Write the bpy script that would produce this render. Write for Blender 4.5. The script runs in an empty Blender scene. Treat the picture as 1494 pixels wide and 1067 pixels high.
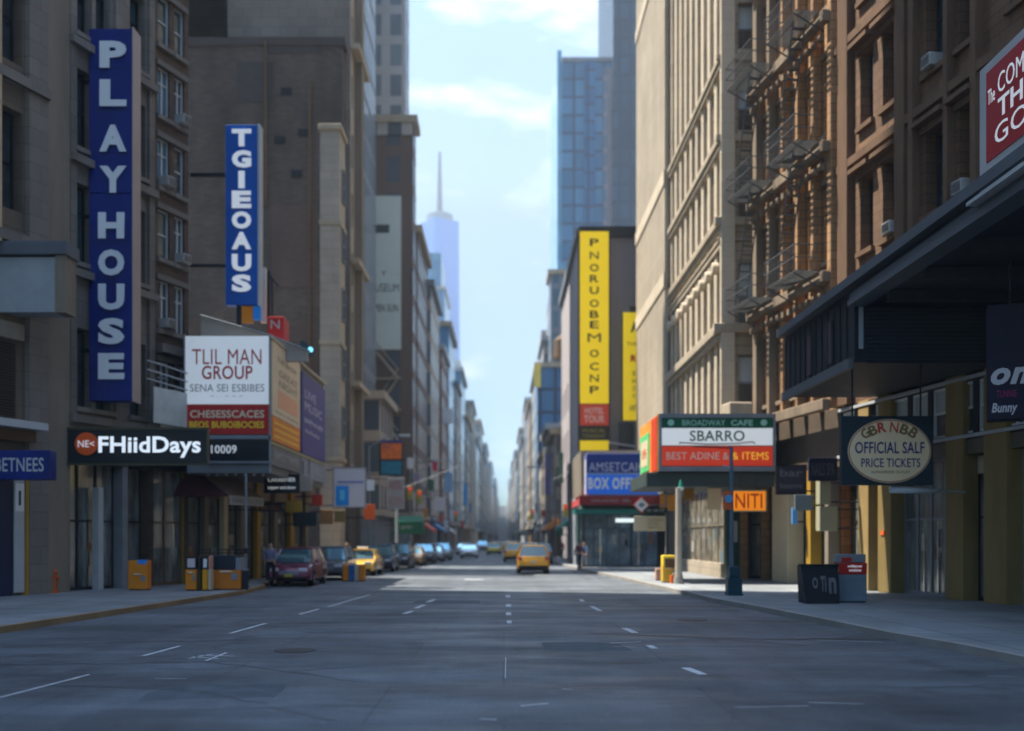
import bpy, bmesh, math, random
from mathutils import Vector, Matrix
R = math.radians
random.seed(7)
scene = bpy.context.scene
col = scene.collection

# ------------------------------------------------------------------ camera, sky, sun, exposure
F, CXP, HYP, EYE = 1500.0, 735.0, 785.0, 2.1      # focal length in photo pixels, vanishing point, eye height
cd = bpy.data.cameras.new('camera'); cam = bpy.data.objects.new('camera', cd); col.objects.link(cam)
cam.location = (0, 0, EYE); cam.rotation_euler = (R(90), 0, 0)
cd.sensor_width = 36; cd.lens = 36*F/1494
cd.shift_x = (747-CXP)/1494; cd.shift_y = (HYP-533.5)/1494
cd.clip_start = .2; cd.clip_end = 5000
cd.dof.use_dof = True; cd.dof.focus_distance = 20; cd.dof.aperture_fstop = .43
scene.camera = cam
SUN = Vector((1, -.3, -2.35)).normalized()
w = bpy.data.worlds.new('World'); scene.world = w; w.use_nodes = True
nt = w.node_tree; nt.nodes.clear()
out = nt.nodes.new('ShaderNodeOutputWorld'); bg = nt.nodes.new('ShaderNodeBackground'); bg.inputs[1].default_value = .12
sky = nt.nodes.new('ShaderNodeTexSky'); sky.sky_type = 'NISHITA'; sky.sun_disc = False
sky.sun_elevation = math.asin(-SUN.z); sky.sun_rotation = math.atan2(-SUN.x, -SUN.y)
sky.air_density = .75; sky.dust_density = .1; sky.ozone_density = 1.6
tc = nt.nodes.new('ShaderNodeTexCoord'); mp = nt.nodes.new('ShaderNodeMapping'); mp.inputs['Scale'].default_value = (8, 8, 20)
mp.inputs['Location'].default_value = (.35, 0, 1.25)
nz = nt.nodes.new('ShaderNodeTexNoise'); nz.inputs['Scale'].default_value = 1.0; nz.inputs['Detail'].default_value = 6; nz.inputs['Roughness'].default_value = .5
rp = nt.nodes.new('ShaderNodeValToRGB'); rp.color_ramp.elements[0].position = .54; rp.color_ramp.elements[1].position = .74
mx = nt.nodes.new('ShaderNodeMixRGB'); mx.inputs[2].default_value = (7.4, 7.6, 8.0, 1)
ml = nt.nodes.new('ShaderNodeMath'); ml.operation = 'MULTIPLY'; ml.inputs[1].default_value = .8
L = nt.links.new
L(tc.outputs['Generated'], mp.inputs[0]); L(mp.outputs[0], nz.inputs['Vector']); L(nz.outputs['Fac'], rp.inputs[0])
L(rp.outputs[0], ml.inputs[0]); L(ml.outputs[0], mx.inputs[0])
# overhead sky boosted as added fill, low sky dimmed, a touch less violet than the bare model
sp = nt.nodes.new('ShaderNodeSeparateXYZ'); mr = nt.nodes.new('ShaderNodeMapRange'); tn = nt.nodes.new('ShaderNodeMixRGB'); sc_ = nt.nodes.new('ShaderNodeVectorMath')
mr.inputs[1].default_value = .30; mr.inputs[2].default_value = .95; mr.inputs[3].default_value = .35; mr.inputs[4].default_value = 1.9
tn.blend_type = 'MULTIPLY'; tn.inputs[0].default_value = 1; tn.inputs[2].default_value = (.80, .96, .97, 1); sc_.operation = 'SCALE'
L(tc.outputs['Generated'], sp.inputs[0]); L(sp.outputs[2], mr.inputs[0]); L(sky.outputs[0], tn.inputs[1]); L(tn.outputs[0], mx.inputs[1])
L(mx.outputs[0], sc_.inputs[0]); L(mr.outputs[0], sc_.inputs['Scale']); L(sc_.outputs[0], bg.inputs[0]); L(bg.outputs[0], out.inputs[0])
sd = bpy.data.lights.new('sun', 'SUN'); sd.energy = 5.0; sd.angle = R(.6); sd.color = (1, .92, .80)
so = bpy.data.objects.new('sun', sd); col.objects.link(so); so.location = (-40, 20, 90)
so.rotation_euler = SUN.to_track_quat('-Z', 'Y').to_euler()
vs = scene.view_settings; vs.view_transform = 'Standard'; vs.look = 'None'; vs.gamma = 1; vs.exposure = 1.6
scene.render.engine = 'CYCLES'
cy = scene.cycles; cy.use_denoising = True; cy.max_bounces = 6; cy.diffuse_bounces = 4; cy.glossy_bounces = 3; cy.volume_bounces = 1
cy.transmission_bounces = 3; cy.sample_clamp_indirect = 6; cy.caustics_reflective = False; cy.caustics_refractive = False

# ------------------------------------------------------------------ materials
MC = {}
def mat(key, c, rough=.7, var=.15, scale=.8, metal=0, bump=0, coat=0, emit=0, streak=False, spec=.22):
    if key in MC: return MC[key]
    m = bpy.data.materials.new(key); m.use_nodes = True; n = m.node_tree; b = n.nodes['Principled BSDF']
    b.inputs['Roughness'].default_value = rough; b.inputs['Metallic'].default_value = metal
    b.inputs['Coat Weight'].default_value = coat; b.inputs['Specular IOR Level'].default_value = spec
    b.inputs['Base Color'].default_value = (*c, 1)
    if emit:
        b.inputs['Emission Color'].default_value = (*c, 1); b.inputs['Emission Strength'].default_value = emit
    if var:
        t = n.nodes.new('ShaderNodeTexCoord'); ma = n.nodes.new('ShaderNodeMapping')
        ma.inputs['Scale'].default_value = (scale, scale, scale*(.22 if streak else 1))
        a = n.nodes.new('ShaderNodeTexNoise'); a.inputs['Detail'].default_value = 8; a.inputs['Roughness'].default_value = .65; a.inputs['Scale'].default_value = 1
        r = n.nodes.new('ShaderNodeMapRange'); r.inputs[1].default_value = .28; r.inputs[2].default_value = .72
        r.inputs[3].default_value = 1-var; r.inputs[4].default_value = 1+var
        h = n.nodes.new('ShaderNodeVectorMath'); h.operation = 'SCALE'; h.inputs[0].default_value = c
        n.links.new(t.outputs['Object'], ma.inputs[0]); n.links.new(ma.outputs[0], a.inputs['Vector']); n.links.new(a.outputs['Fac'], r.inputs[0])
        n.links.new(r.outputs[0], h.inputs['Scale']); n.links.new(h.outputs[0], b.inputs['Base Color'])
        r2 = n.nodes.new('ShaderNodeMapRange'); r2.inputs[3].default_value = max(.02, rough-.12); r2.inputs[4].default_value = min(1, rough+.12)
        n.links.new(a.outputs['Fac'], r2.inputs[0]); n.links.new(r2.outputs[0], b.inputs['Roughness'])
        if bump:
            bp = n.nodes.new('ShaderNodeBump'); bp.inputs['Strength'].default_value = bump; bp.inputs['Distance'].default_value = .02
            n.links.new(a.outputs['Fac'], bp.inputs['Height']); n.links.new(bp.outputs[0], b.inputs['Normal'])
    MC[key] = m; return m

def brick(key, c1, c2, mortar, bw=.6, bh=.25, ms=.02, rough=.85, var=.25, offs=.5):
    """coursed masonry: blocks of two tones with joints, plus large soft staining"""
    if key in MC: return MC[key]
    m = bpy.data.materials.new(key); m.use_nodes = True; n = m.node_tree; b = n.nodes['Principled BSDF']; b.inputs['Roughness'].default_value = rough
    t = n.nodes.new('ShaderNodeTexCoord'); s = n.nodes.new('ShaderNodeSeparateXYZ'); ad = n.nodes.new('ShaderNodeMath'); cb = n.nodes.new('ShaderNodeCombineXYZ')
    n.links.new(t.outputs['Object'], s.inputs[0]); n.links.new(s.outputs[0], ad.inputs[0]); n.links.new(s.outputs[1], ad.inputs[1])
    n.links.new(ad.outputs[0], cb.inputs[0]); n.links.new(s.outputs[2], cb.inputs[1])
    k = n.nodes.new('ShaderNodeTexBrick'); k.offset = offs; k.inputs['Scale'].default_value = 1
    k.inputs['Color1'].default_value = (*c1, 1); k.inputs['Color2'].default_value = (*c2, 1); k.inputs['Mortar'].default_value = (*mortar, 1)
    k.inputs['Mortar Size'].default_value = ms; k.inputs['Brick Width'].default_value = bw; k.inputs['Row Height'].default_value = bh
    n.links.new(cb.outputs[0], k.inputs['Vector'])
    a = n.nodes.new('ShaderNodeTexNoise'); a.inputs['Scale'].default_value = .35; a.inputs['Detail'].default_value = 8; a.inputs['Roughness'].default_value = .6
    ma = n.nodes.new('ShaderNodeMapping'); ma.inputs['Scale'].default_value = (1, 1, .45)
    n.links.new(t.outputs['Object'], ma.inputs[0]); n.links.new(ma.outputs[0], a.inputs['Vector'])
    r = n.nodes.new('ShaderNodeMapRange'); r.inputs[1].default_value = .3; r.inputs[2].default_value = .7; r.inputs[3].default_value = 1-var; r.inputs[4].default_value = 1+var
    h = n.nodes.new('ShaderNodeVectorMath'); h.operation = 'SCALE'
    n.links.new(a.outputs['Fac'], r.inputs[0]); n.links.new(k.outputs['Color'], h.inputs[0]); n.links.new(r.outputs[0], h.inputs['Scale']); n.links.new(h.outputs[0], b.inputs['Base Color'])
    MC[key] = m; return m

def windowed(key, wall, g1, g2, bw=2.4, bh=3.6, ms=.55, rough=.25):
    """far facades: a regular grid of panes in a wall, panes glossier than the wall"""
    if key in MC: return MC[key]
    m = brick(key, g1, g2, wall, bw, bh, ms, .8, .12, 0); n = m.node_tree; b = n.nodes['Principled BSDF']
    k = [x for x in n.nodes if x.type == 'TEX_BRICK'][0]; k.inputs['Mortar Smooth'].default_value = .1
    r = n.nodes.new('ShaderNodeMapRange'); r.inputs[3].default_value = rough; r.inputs[4].default_value = .85
    n.links.new(k.outputs['Fac'], r.inputs[0]); n.links.new(r.outputs[0], b.inputs['Roughness'])
    return m

asph = None
def road_mat():
    m = bpy.data.materials.new('asphalt'); m.use_nodes = True; n = m.node_tree; b = n.nodes['Principled BSDF']
    t = n.nodes.new('ShaderNodeTexCoord')
    def noise(sc, det, scale, ro=.6):
        ma = n.nodes.new('ShaderNodeMapping'); ma.inputs['Scale'].default_value = sc
        a = n.nodes.new('ShaderNodeTexNoise'); a.inputs['Scale'].default_value = scale; a.inputs['Detail'].default_value = det; a.inputs['Roughness'].default_value = ro
        n.links.new(t.outputs['Object'], ma.inputs[0]); n.links.new(ma.outputs[0], a.inputs['Vector']); return a
    def rng(x, a, b_, c, d):
        r = n.nodes.new('ShaderNodeMapRange'); r.inputs[1].default_value = a; r.inputs[2].default_value = b_; r.inputs[3].default_value = c; r.inputs[4].default_value = d
        n.links.new(x, r.inputs[0]); return r.outputs[0]
    def mul(x, y):
        q = n.nodes.new('ShaderNodeMath'); q.operation = 'MULTIPLY'; n.links.new(x, q.inputs[0]); n.links.new(y, q.inputs[1]); return q.outputs[0]
    big = rng(noise((.16, .30, 1), 6, 1, .65).outputs['Fac'], .38, .62, .62, 1.42)
    streak = rng(noise((.25, 1.6, 1), 6, 1, .7).outputs['Fac'], .3, .7, .86, 1.16)
    lane = rng(noise((.9, .02, 1), 3, 1).outputs['Fac'], .35, .65, .85, 1.15)
    grain = rng(noise((1, 1, 1), 4, 22, .75).outputs['Fac'], .3, .7, .62, 1.42)
    spots = rng(noise((1, 1, 1), 2, 7, .5).outputs['Fac'], .70, .76, 1, 1.9)
    pk_ = n.nodes.new('ShaderNodeTexBrick'); pk_.offset = .37; pk_.inputs['Scale'].default_value = 1; pk_.inputs['Brick Width'].default_value = 4.3; pk_.inputs['Row Height'].default_value = 2.9; pk_.inputs['Mortar Size'].default_value = .018
    pk_.inputs['Color1'].default_value = (.86, .86, .86, 1); pk_.inputs['Color2'].default_value = (1.12, 1.12, 1.12, 1); pk_.inputs['Mortar'].default_value = (.62, .62, .62, 1)
    n.links.new(t.outputs['Object'], pk_.inputs['Vector']); oil = rng(noise((1, .5, 1), 3, .8, .5).outputs['Fac'], .60, .70, 1, .62)
    f = mul(mul(mul(mul(mul(mul(big, streak), lane), grain), spots), pk_.outputs['Color']), oil)
    v = n.nodes.new('ShaderNodeVectorMath'); v.operation = 'SCALE'; v.inputs[0].default_value = (.066, .077, .088); n.links.new(f, v.inputs['Scale'])
    n.links.new(v.outputs[0], b.inputs['Base Color'])
    n.links.new(rng(noise((.3, .8, 1), 5, 1).outputs['Fac'], .3, .7, .42, .8), b.inputs['Roughness'])
    bp = n.nodes.new('ShaderNodeBump'); bp.inputs['Strength'].default_value = .35; bp.inputs['Distance'].default_value = .01
    n.links.new(noise((1, 1, 1), 3, 45).outputs['Fac'], bp.inputs['Height']); n.links.new(bp.outputs[0], b.inputs['Normal'])
    return m

def walk_mat():
    m = brick('pavement_slabs', (.15, .165, .175), (.20, .215, .225), (.06, .065, .07), 1.5, 1.5, .018, .8, .28, 0); n = m.node_tree
    k = [x for x in n.nodes if x.type == 'TEX_BRICK'][0]; t = [x for x in n.nodes if x.type == 'TEX_COORD'][0]
    n.links.new(t.outputs['Object'], k.inputs['Vector']); return m

glass = mat('window_glass', (.035, .045, .055), .08, .5, 1.1, 0, 0, 0, 0, False, .9)
glass2 = mat('teal_glass', (.03, .07, .085), .07, .4, 1.1, 0, 0, 0, 0, False, .9)
bluegl = mat('sky_reflecting_glass', (.12, .26, .42), .06, .2, .2, .6)
shopgl = mat('shop_glass', (.15, .16, .15), .05, 1.0, 2.0, 0, 0, 0, 0, True, .8)  # streaky tone painted in for reflections in the panes
blind = mat('blind', (.42, .46, .46), .8, .1)
dark = mat('black_metal', (.012, .014, .018), .5, .2)
darkblue = mat('dark_navy_metal', (.015, .024, .038), .5, .35, 1.5)
grey = mat('grey_metal', (.20, .22, .24), .5, .2)
ltgrey = mat('light_grey_paint', (.42, .44, .45), .6, .12)
white = mat('white_paint', (.72, .73, .74), .55, .06)
red = mat('red_panel', (.46, .022, .018), .5, .12)
navy = mat('navy_panel', (.001, .014, .15), .4, .28, 1.2, streak=True)
blue = mat('blue_panel', (.002, .085, .40), .42, .10, .5)
skyblue = mat('bright_blue', (.02, .26, .75), .5, .1)
yellow = mat('yellow_panel', (.92, .66, .01), .5, .05, emit=.12)  # sign yellow given a faint added glow to lift it in shade
orange = mat('orange_paint', (.68, .22, .012), .5, .12, 2)
orangered = mat('orange_red', (.70, .12, .02), .5, .12)
green = mat('green_panel', (.004, .10, .05), .5, .1)
maroon = mat('maroon_canvas', (.06, .012, .018), .85, .2)
tan = mat('tan_canvas', (.24, .18, .14), .85, .15)
cream = mat('cream_panel', (.62, .52, .34), .6, .1)
olive = mat('olive_paint', (.23, .165, .062), .6, .25, 1.5, streak=True)
gold = mat('mustard', (.36, .21, .03), .6, .15)
purple = mat('purple_panel', (.075, .07, .24), .5, .15)
poster = mat('poster_cream', (.72, .60, .42), .6, .08)
teal = mat('teal_metal', (.012, .055, .075), .4, .25, 2)
brown = mat('brown_paint', (.13, .08, .04), .7, .2)
rubber = mat('rubber', (.012, .012, .013), .85, .1)
chrome = mat('chrome', (.5, .5, .52), .2, 0, metal=1)
carglass = mat('car_glass', (.22, .42, .50), .07, 0, metal=.8, spec=1)
concrete = mat('concrete_kerb', (.26, .25, .23), .8, .2)
yellowkerb = mat('worn_steel_kerb', (.23, .155, .085), .7, .45, .5)
paint = mat('worn_road_paint', (.50, .51, .52), .8, .35, 6)

# ------------------------------------------------------------------ mesh helpers
def tag(o, label, cat, group=None, kind=None):
    if label: o['label'] = label
    if cat: o['category'] = cat
    if group: o['group'] = group
    if kind: o['kind'] = kind
    return o
def thing(name, label, cat, loc=(0, 0, 0), rz=0, group=None):
    o = bpy.data.objects.new(name, None); col.objects.link(o); o.location = loc; o.rotation_euler = (0, 0, rz); o.empty_display_size = .3
    return tag(o, label, cat, group)
class Fr:
    """upright frame: u runs along the ground direction (dx,dy), n points out of the face (to the right of -u x z)"""
    def __init__(s, ox, oy, dx=1, dy=0, z=0):
        l = math.hypot(dx, dy); s.o = Vector((ox, oy, z)); s.u = Vector((dx/l, dy/l, 0)); s.n = Vector((dy/l, -dx/l, 0))
    def __call__(s, u, n, z): return s.o+s.u*u+s.n*n+Vector((0, 0, z))
W0 = Fr(0, 0)     # u = +X, n = -Y (towards the camera)
class MB:
    def __init__(s): s.v = []; s.f = []; s.mi = []; s.cur = 0; s.sm = False
    def face(s, pts):
        i = len(s.v); s.v += [tuple(p) for p in pts]; s.f.append(tuple(range(i, i+len(pts)))); s.mi.append(s.cur); return s
    def box(s, x0, x1, y0, y1, z0, z1):
        return s.fb(None, x0, x1, y0, y1, z0, z1)
    def fb(s, fr, a0, a1, n0, n1, z0, z1):
        """box in a frame: along u, out along n, up z"""
        i = len(s.v); q = [(a, b, c) for c in (z0, z1) for a, b in ((a0, n0), (a1, n0), (a1, n1), (a0, n1))]
        s.v += [tuple(fr(*p)) if fr else p for p in q]
        s.f += [tuple(i+k for k in t) for t in ((0, 3, 2, 1), (4, 5, 6, 7), (0, 1, 5, 4), (1, 2, 6, 5), (2, 3, 7, 6), (3, 0, 4, 7))]
        s.mi += [s.cur]*6; return s
    def cyl(s, p0, p1, r0, r1=None, n=12, cap=True):
        p0 = Vector(p0); p1 = Vector(p1); r1 = r0 if r1 is None else r1; d = (p1-p0).normalized()
        a = d.orthogonal().normalized(); b = d.cross(a); i = len(s.v)
        for p, r in ((p0, r0), (p1, r1)):
            for k in range(n):
                t = 2*math.pi*(k+.5)/n; s.v.append(tuple(p+(a*math.cos(t)+b*math.sin(t))*r))
        for k in range(n):
            s.f.append((i+k, i+(k+1) % n, i+n+(k+1) % n, i+n+k)); s.mi.append(s.cur)
        if cap:
            s.f.append(tuple(i+k for k in reversed(range(n)))); s.f.append(tuple(i+n+k for k in range(n))); s.mi += [s.cur]*2
        return s
    def prism(s, poly, fr, n0, n1):
        """polygon (u,z) in a frame extruded along n"""
        i = len(s.v); k = len(poly)
        s.v += [tuple(fr(u, n0, z)) for u, z in poly]+[tuple(fr(u, n1, z)) for u, z in poly]
        s.f.append(tuple(range(i, i+k))); s.f.append(tuple(reversed(range(i+k, i+2*k)))); s.mi += [s.cur]*2
        for j in range(k): s.f.append((i+j, i+k+j, i+k+(j+1) % k, i+(j+1) % k)); s.mi.append(s.cur)
        return s
    def build(s, name, m, parent=None, loc=None, bevel=0, smooth=False, raw=False):
        me = bpy.data.meshes.new(name)
        off = Vector(parent.location) if parent is not None and not raw else (Vector(loc) if loc else Vector((0, 0, 0)))
        me.from_pydata([tuple(Vector(p)-off) for p in s.v], [], s.f)
        for x in (m if isinstance(m, (list, tuple)) else [m]): me.materials.append(x)
        if isinstance(m, (list, tuple)): me.polygons.foreach_set('material_index', s.mi)
        if smooth: me.polygons.foreach_set('use_smooth', [True]*len(me.polygons))
        bm = bmesh.new(); bm.from_mesh(me); bmesh.ops.recalc_face_normals(bm, faces=bm.faces); bm.to_mesh(me); bm.free()
        o = bpy.data.objects.new(name, me); col.objects.link(o)
        if parent is not None: o.parent = parent
        elif loc: o.location = loc
        if bevel:
            b = o.modifiers.new('bevel', 'BEVEL'); b.width = bevel; b.segments = 2; b.limit_method = 'ANGLE'
        return o
def copy_tree(o, parent=None):
    c = o.copy(); col.objects.link(c)
    if parent is not None: c.parent = parent
    for ch in list(o.children): copy_tree(ch, c)
    return c
def PX(px, Y): return (px-CXP)*Y/F
def PZ(py, Y): return (HYP-py)*Y/F+EYE
def G(px, py):
    Y = F*EYE/(py-HYP); return Vector((PX(px, Y), Y, 0))

def text(s, m, fr, u0, u1, z0, z1, n=.01, parent=None, name='lettering', bold=.0, shear=0, ext=.006, label=None):
    """lettering fitted into the rectangle u0..u1, z0..z1 of a frame, standing n proud of it"""
    bold = min(bold, .008) if 'M' in s or 'N' in s or 'W' in s or 'K' in s else bold
    bold = 0 if 'M' in s else bold
    c = bpy.data.curves.new(name, 'FONT'); c.body = s; c.size = 1; c.offset = bold; c.extrude = .01; c.shear = shear; c.resolution_u = 3; c.space_character = 1.12 if bold > .03 else 1.03
    o = bpy.data.objects.new(name, c); col.objects.link(o); bpy.context.view_layer.update()
    me = bpy.data.meshes.new_from_object(o.evaluated_get(bpy.context.evaluated_depsgraph_get())); bpy.data.objects.remove(o); bpy.data.curves.remove(c)
    xs = [v.co.x for v in me.vertices]; ys = [v.co.y for v in me.vertices]
    ax, bx, ay, by = min(xs), max(xs), min(ys), max(ys)
    off = Vector(parent.location) if parent is not None else Vector((0, 0, 0))
    for v in me.vertices:
        u = u0+(v.co.x-ax)/(bx-ax)*(u1-u0); z = z0+(v.co.y-ay)/(by-ay)*(z1-z0)
        v.co = fr(u, n+(ext if v.co.z > 0 else 0), z)-off
    me.materials.clear(); me.materials.append(m)
    t = bpy.data.objects.new(name, me); col.objects.link(t)
    if parent is not None: t.parent = parent
    if label: t['label'] = label
    return t

# ---- windows and facades
WC = {}
def window_proto(w_, h_, frm, gl, style):
    k = (round(w_, 2), round(h_, 2), frm.name, gl.name, style)
    if k in WC: return WC[k]
    m = MB(); t = .07
    for b in ((0, w_, 0, t), (0, w_, h_-t, h_), (0, t, t, h_-t), (w_-t, w_, t, h_-t)): m.fb(W0, b[0], b[1], -.06, .04, b[2], b[3])
    if style in ('hung', 'blind'): m.fb(W0, t, w_-t, -.04, .03, h_*.5-.035, h_*.5+.035)
    if style == 'grid':
        m.fb(W0, w_*.5-.04, w_*.5+.04, -.04, .03, t, h_-t); m.fb(W0, t, w_*.5-.04, -.04, .03, h_*.66, h_*.66+.07); m.fb(W0, w_*.5+.04, w_-t, -.04, .03, h_*.66, h_*.66+.07)
    f = m.build('window_frame', frm); me = f.data; bpy.data.objects.remove(f)
    f = MB().fb(W0, .02, w_-.02, -.055, -.03, .02, h_-.02).build('pane', gl); pe = f.data; bpy.data.objects.remove(f)
    be = None
    if style == 'blind':
        f = MB().fb(W0, t, w_-t, -.028, -.02, h_*.48, h_-t).build('blind', blind); be = f.data; bpy.data.objects.remove(f)
    WC[k] = (me, pe, be); return WC[k]
def add_window(root, fr, u, z, w_, h_, depth, frm, gl, style='hung'):
    me, pe, be = window_proto(w_, h_, frm, gl, style)
    o = bpy.data.objects.new('window', me); col.objects.link(o); o.parent = root
    o.location = fr(u, -depth+.06, z)-Vector(root.location); o.rotation_euler = (0, 0, math.atan2(fr.u.y, fr.u.x))
    p = bpy.data.objects.new('pane', pe); col.objects.link(p); p.parent = o
    if be: b = bpy.data.objects.new('blind', be); col.objects.link(b); b.parent = o
    return o
def facade(root, fr, u0, u1, z0, z1, m, cols, rows, frm=ltgrey, gl=glass, styles=('hung',), depth=.28, name='wall', sill=None, lintel=None, thick=.3, skip=()):
    """wall with real openings, reveals and a window set back in each"""
    mb = MB(); us = sorted({u0, u1, *[x for c in cols for x in c]}); zs = sorted({z0, z1, *[x for r in rows for x in r]})
    for i in range(len(us)-1):
        for j in range(len(zs)-1):
            a, b, c, d = us[i], us[i+1], zs[j], zs[j+1]
            hole = any(abs(a-x[0]) < 1e-6 and abs(b-x[1]) < 1e-6 for x in cols) and any(abs(c-y[0]) < 1e-6 and abs(d-y[1]) < 1e-6 for y in rows)
            if not hole: mb.face([fr(a, 0, c), fr(b, 0, c), fr(b, 0, d), fr(a, 0, d)])
            else:
                e = -depth-.02
                mb.face([fr(a, 0, c), fr(a, e, c), fr(a, e, d), fr(a, 0, d)]); mb.face([fr(b, 0, c), fr(b, 0, d), fr(b, e, d), fr(b, e, c)])
                mb.face([fr(a, 0, c), fr(b, 0, c), fr(b, e, c), fr(a, e, c)]); mb.face([fr(a, 0, d), fr(a, e, d), fr(b, e, d), fr(b, 0, d)])
                mb.face([fr(a, e, c), fr(b, e, c), fr(b, e, d), fr(a, e, d)])
    me = mb.build(name, m, root)
    rnd = random.Random(int(u0*10+z0)+len(cols))
    tr = MB()
    for c in cols:
        for r in rows:
            wo = add_window(root, fr, c[0], r[0], c[1]-c[0], r[1]-r[0], depth, frm, rnd.choice(gl) if isinstance(gl, (list, tuple)) else gl, rnd.choice(styles))
            W_, H_ = c[1]-c[0], r[1]-r[0]; dd = depth-.06
            for on, nm, a in ((sill, 'sill', (-.12, W_+.12, dd+.003, dd+.16, -.18, 0)), (lintel, 'lintel', (-.15, W_+.15, dd+.003, dd+.12, H_, H_+.22))):
                if not on: continue
                k = (nm, round(W_, 2), round(H_, 2), round(dd, 2), on.name)
                if k not in WC: q = MB().fb(W0, *a).build(nm, on); WC[k] = q.data; bpy.data.objects.remove(q)
                q = bpy.data.objects.new(nm, WC[k]); col.objects.link(q); q.parent = wo
    return me
def shell(root, x0, x1, y0, y1, h, m, name='side_wall', roof=grey, skip='', z0=0):
    """plain walls and roof closing a building; skip names the faces built as facades: w e s n"""
    mb = MB()
    if 'w' not in skip: mb.face([(x0, y0, z0), (x0, y1, z0), (x0, y1, h), (x0, y0, h)])
    if 'e' not in skip: mb.face([(x1, y0, z0), (x1, y1, z0), (x1, y1, h), (x1, y0, h)])
    if 's' not in skip: mb.face([(x0, y0, z0), (x1, y0, z0), (x1, y0, h), (x0, y0, h)])
    if 'n' not in skip: mb.face([(x0, y1, z0), (x1, y1, z0), (x1, y1, h), (x0, y1, h)])
    mb.build(name, m, root)
    MB().box(x0, x1, y0, y1, h-.05, h+.12).build('roof', roof, root)
def spread(a, b, n, w_):
    """n openings of width w_ evenly between a and b"""
    p = (b-a)/n; return [(a+p*(i+.5)-w_/2, a+p*(i+.5)+w_/2) for i in range(n)]

# ------------------------------------------------------------------ setting
LK = [(-12, -30), (-12, 5), (-11.6, 15), *[tuple(G(*p)[:2]) for p in ((0, 925), (100, 909), (200, 893), (280, 880), (355, 868))], (-9.85, 42.4), (-10.4, 45), (-10.4, 57), (-9.0, 61), (-8.7, 75), (-7.6, 100), (-6.8, 160), (-6.4, 1450)]
RK = [(9.4, -30), (9.4, 5), (9, 12), *[tuple(G(*p)[:2]) for p in ((1494, 972), (1400, 952), (1300, 934), (1200, 912), (1100, 891), (1040, 880), (1000, 869))], (6.3, 43), (5.8, 52.5), (5.1, 63), (4.4, 75), (4.1, 95), (4.0, 160), (4.2, 1450)]
g = MB().face([(-650, -50, 0), (650, -50, 0), (650, 1450, 0), (-650, 1450, 0)]).build('ground', mat('ground', (.12, .12, .12), .9, .2, .1)); tag(g, None, None, kind='structure')
m = MB()
for Y0, Y1 in ((-30, 1450),): m.face([(-14, Y0, .004), (11, Y0, .004), (11, Y1, .004), (-14, Y1, .004)])
tag(m.build('road', road_mat()), None, None, kind='structure')
wm = walk_mat()
def walk(K, side, name):
    m = MB(); k = MB(); H = .15
    for (x0, y0), (x1, y1) in zip(K, K[1:]):
        far = side*40
        m.face([(x0+side*.18, y0, H), (far, y0, H), (far, y1, H), (x1+side*.18, y1, H)])
        i = [(x0, y0), (x0+side*.18, y0), (x1+side*.18, y1), (x1, y1)]
        k.face([(*p, H+.004) for p in i]); k.face([(x0, y0, 0), (x1, y1, 0), (x1, y1, H+.004), (x0, y0, H+.004)])
    tag(m.build(name, wm), None, None, kind='structure')
    tag(k.build('kerb', yellowkerb if side < 0 else concrete), None, None, kind='structure')
walk(LK, -1, 'left_pavement'); walk(RK, 1, 'right_pavement')
SW = .15   # pavement height

def strip(p, q, w_, mb, z=.008):
    a, b = G(*p), G(*q); d = (b-a); n = Vector((-d.y, d.x, 0)).normalized()*w_/2
    mb.face([(a-n)+Vector((0, 0, z)), (b-n)+Vector((0, 0, z)), (b+n)+Vector((0, 0, z)), (a+n)+Vector((0, 0, z))])
m = MB()
for p, q, w_ in (((-60, 1034), (130, 985), .05), ((208, 958), (263, 943), .08), ((335, 925), (388, 910), .09), ((437, 897), (465, 889), .10), ((478, 886), (540, 868), .09),
              ((590, 896), (601, 892), .16), ((606, 888), (619, 883), .16), ((624, 879), (634, 875), .16), ((741, 872), (741, 869), .16), ((742, 886), (742, 882), .16), ((742, 898), (742, 894), .14), ((743, 910), (743, 906), .12), ((737, 990), (738, 960), .012),
              ((847, 875), (851, 878), .14), ((863, 885), (876, 892), .14), ((911, 917), (927, 924), .16), ((946, 942), (956, 947), .14), ((1000, 975), (1026, 985), .15),
              ((890, 939), (935, 937), .06), ((895, 944), (930, 945), .03), ((678, 846), (706, 846), .5), ((1180, 934), (1290, 938), .04), ((1160, 931), (1230, 930), .03), ((225, 991), (272, 991), .03),
              ((290, 957), (342, 958), .05), ((275, 962), (310, 955), .04), ((300, 965), (330, 953), .05), ((280, 959), (318, 962), .05), ((760, 1031), (800, 1027), .05), ((1070, 1033), (1180, 1031), .03), ((1180, 1026), (1260, 1028), .03), ((700, 1050), (725, 1051), .04), ((820, 1006), (835, 1007), .03), ((1440, 987), (1480, 988), .02)):
    strip(p, q, w_, m)
tag(m.build('lane_markings', paint), None, None, kind='structure')
m = MB()
def wob(pts, w_, seed):
    r = random.Random(seed); P = [G(*p) for p in pts]; Q = []
    for a, b in zip(P, P[1:]):
        for i in range(10): Q.append(a.lerp(b, i/10)+Vector((r.uniform(-.06, .06), r.uniform(-.08, .08), .006)))
    for i, (a, b) in enumerate(zip(Q, Q[1:])):
        ww = w_*r.uniform(.5, 1.4); m.face([a, b, b+Vector((0, ww, 0)), a+Vector((0, ww, 0))])
wob([(-50, 972), (160, 969), (300, 966), (560, 1000)], .05, 1); wob([(450, 924), (750, 922), (1000, 930), (1200, 945)], .10, 2); wob([(870, 925), (1100, 934), (1320, 934)], .09, 3)
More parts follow.
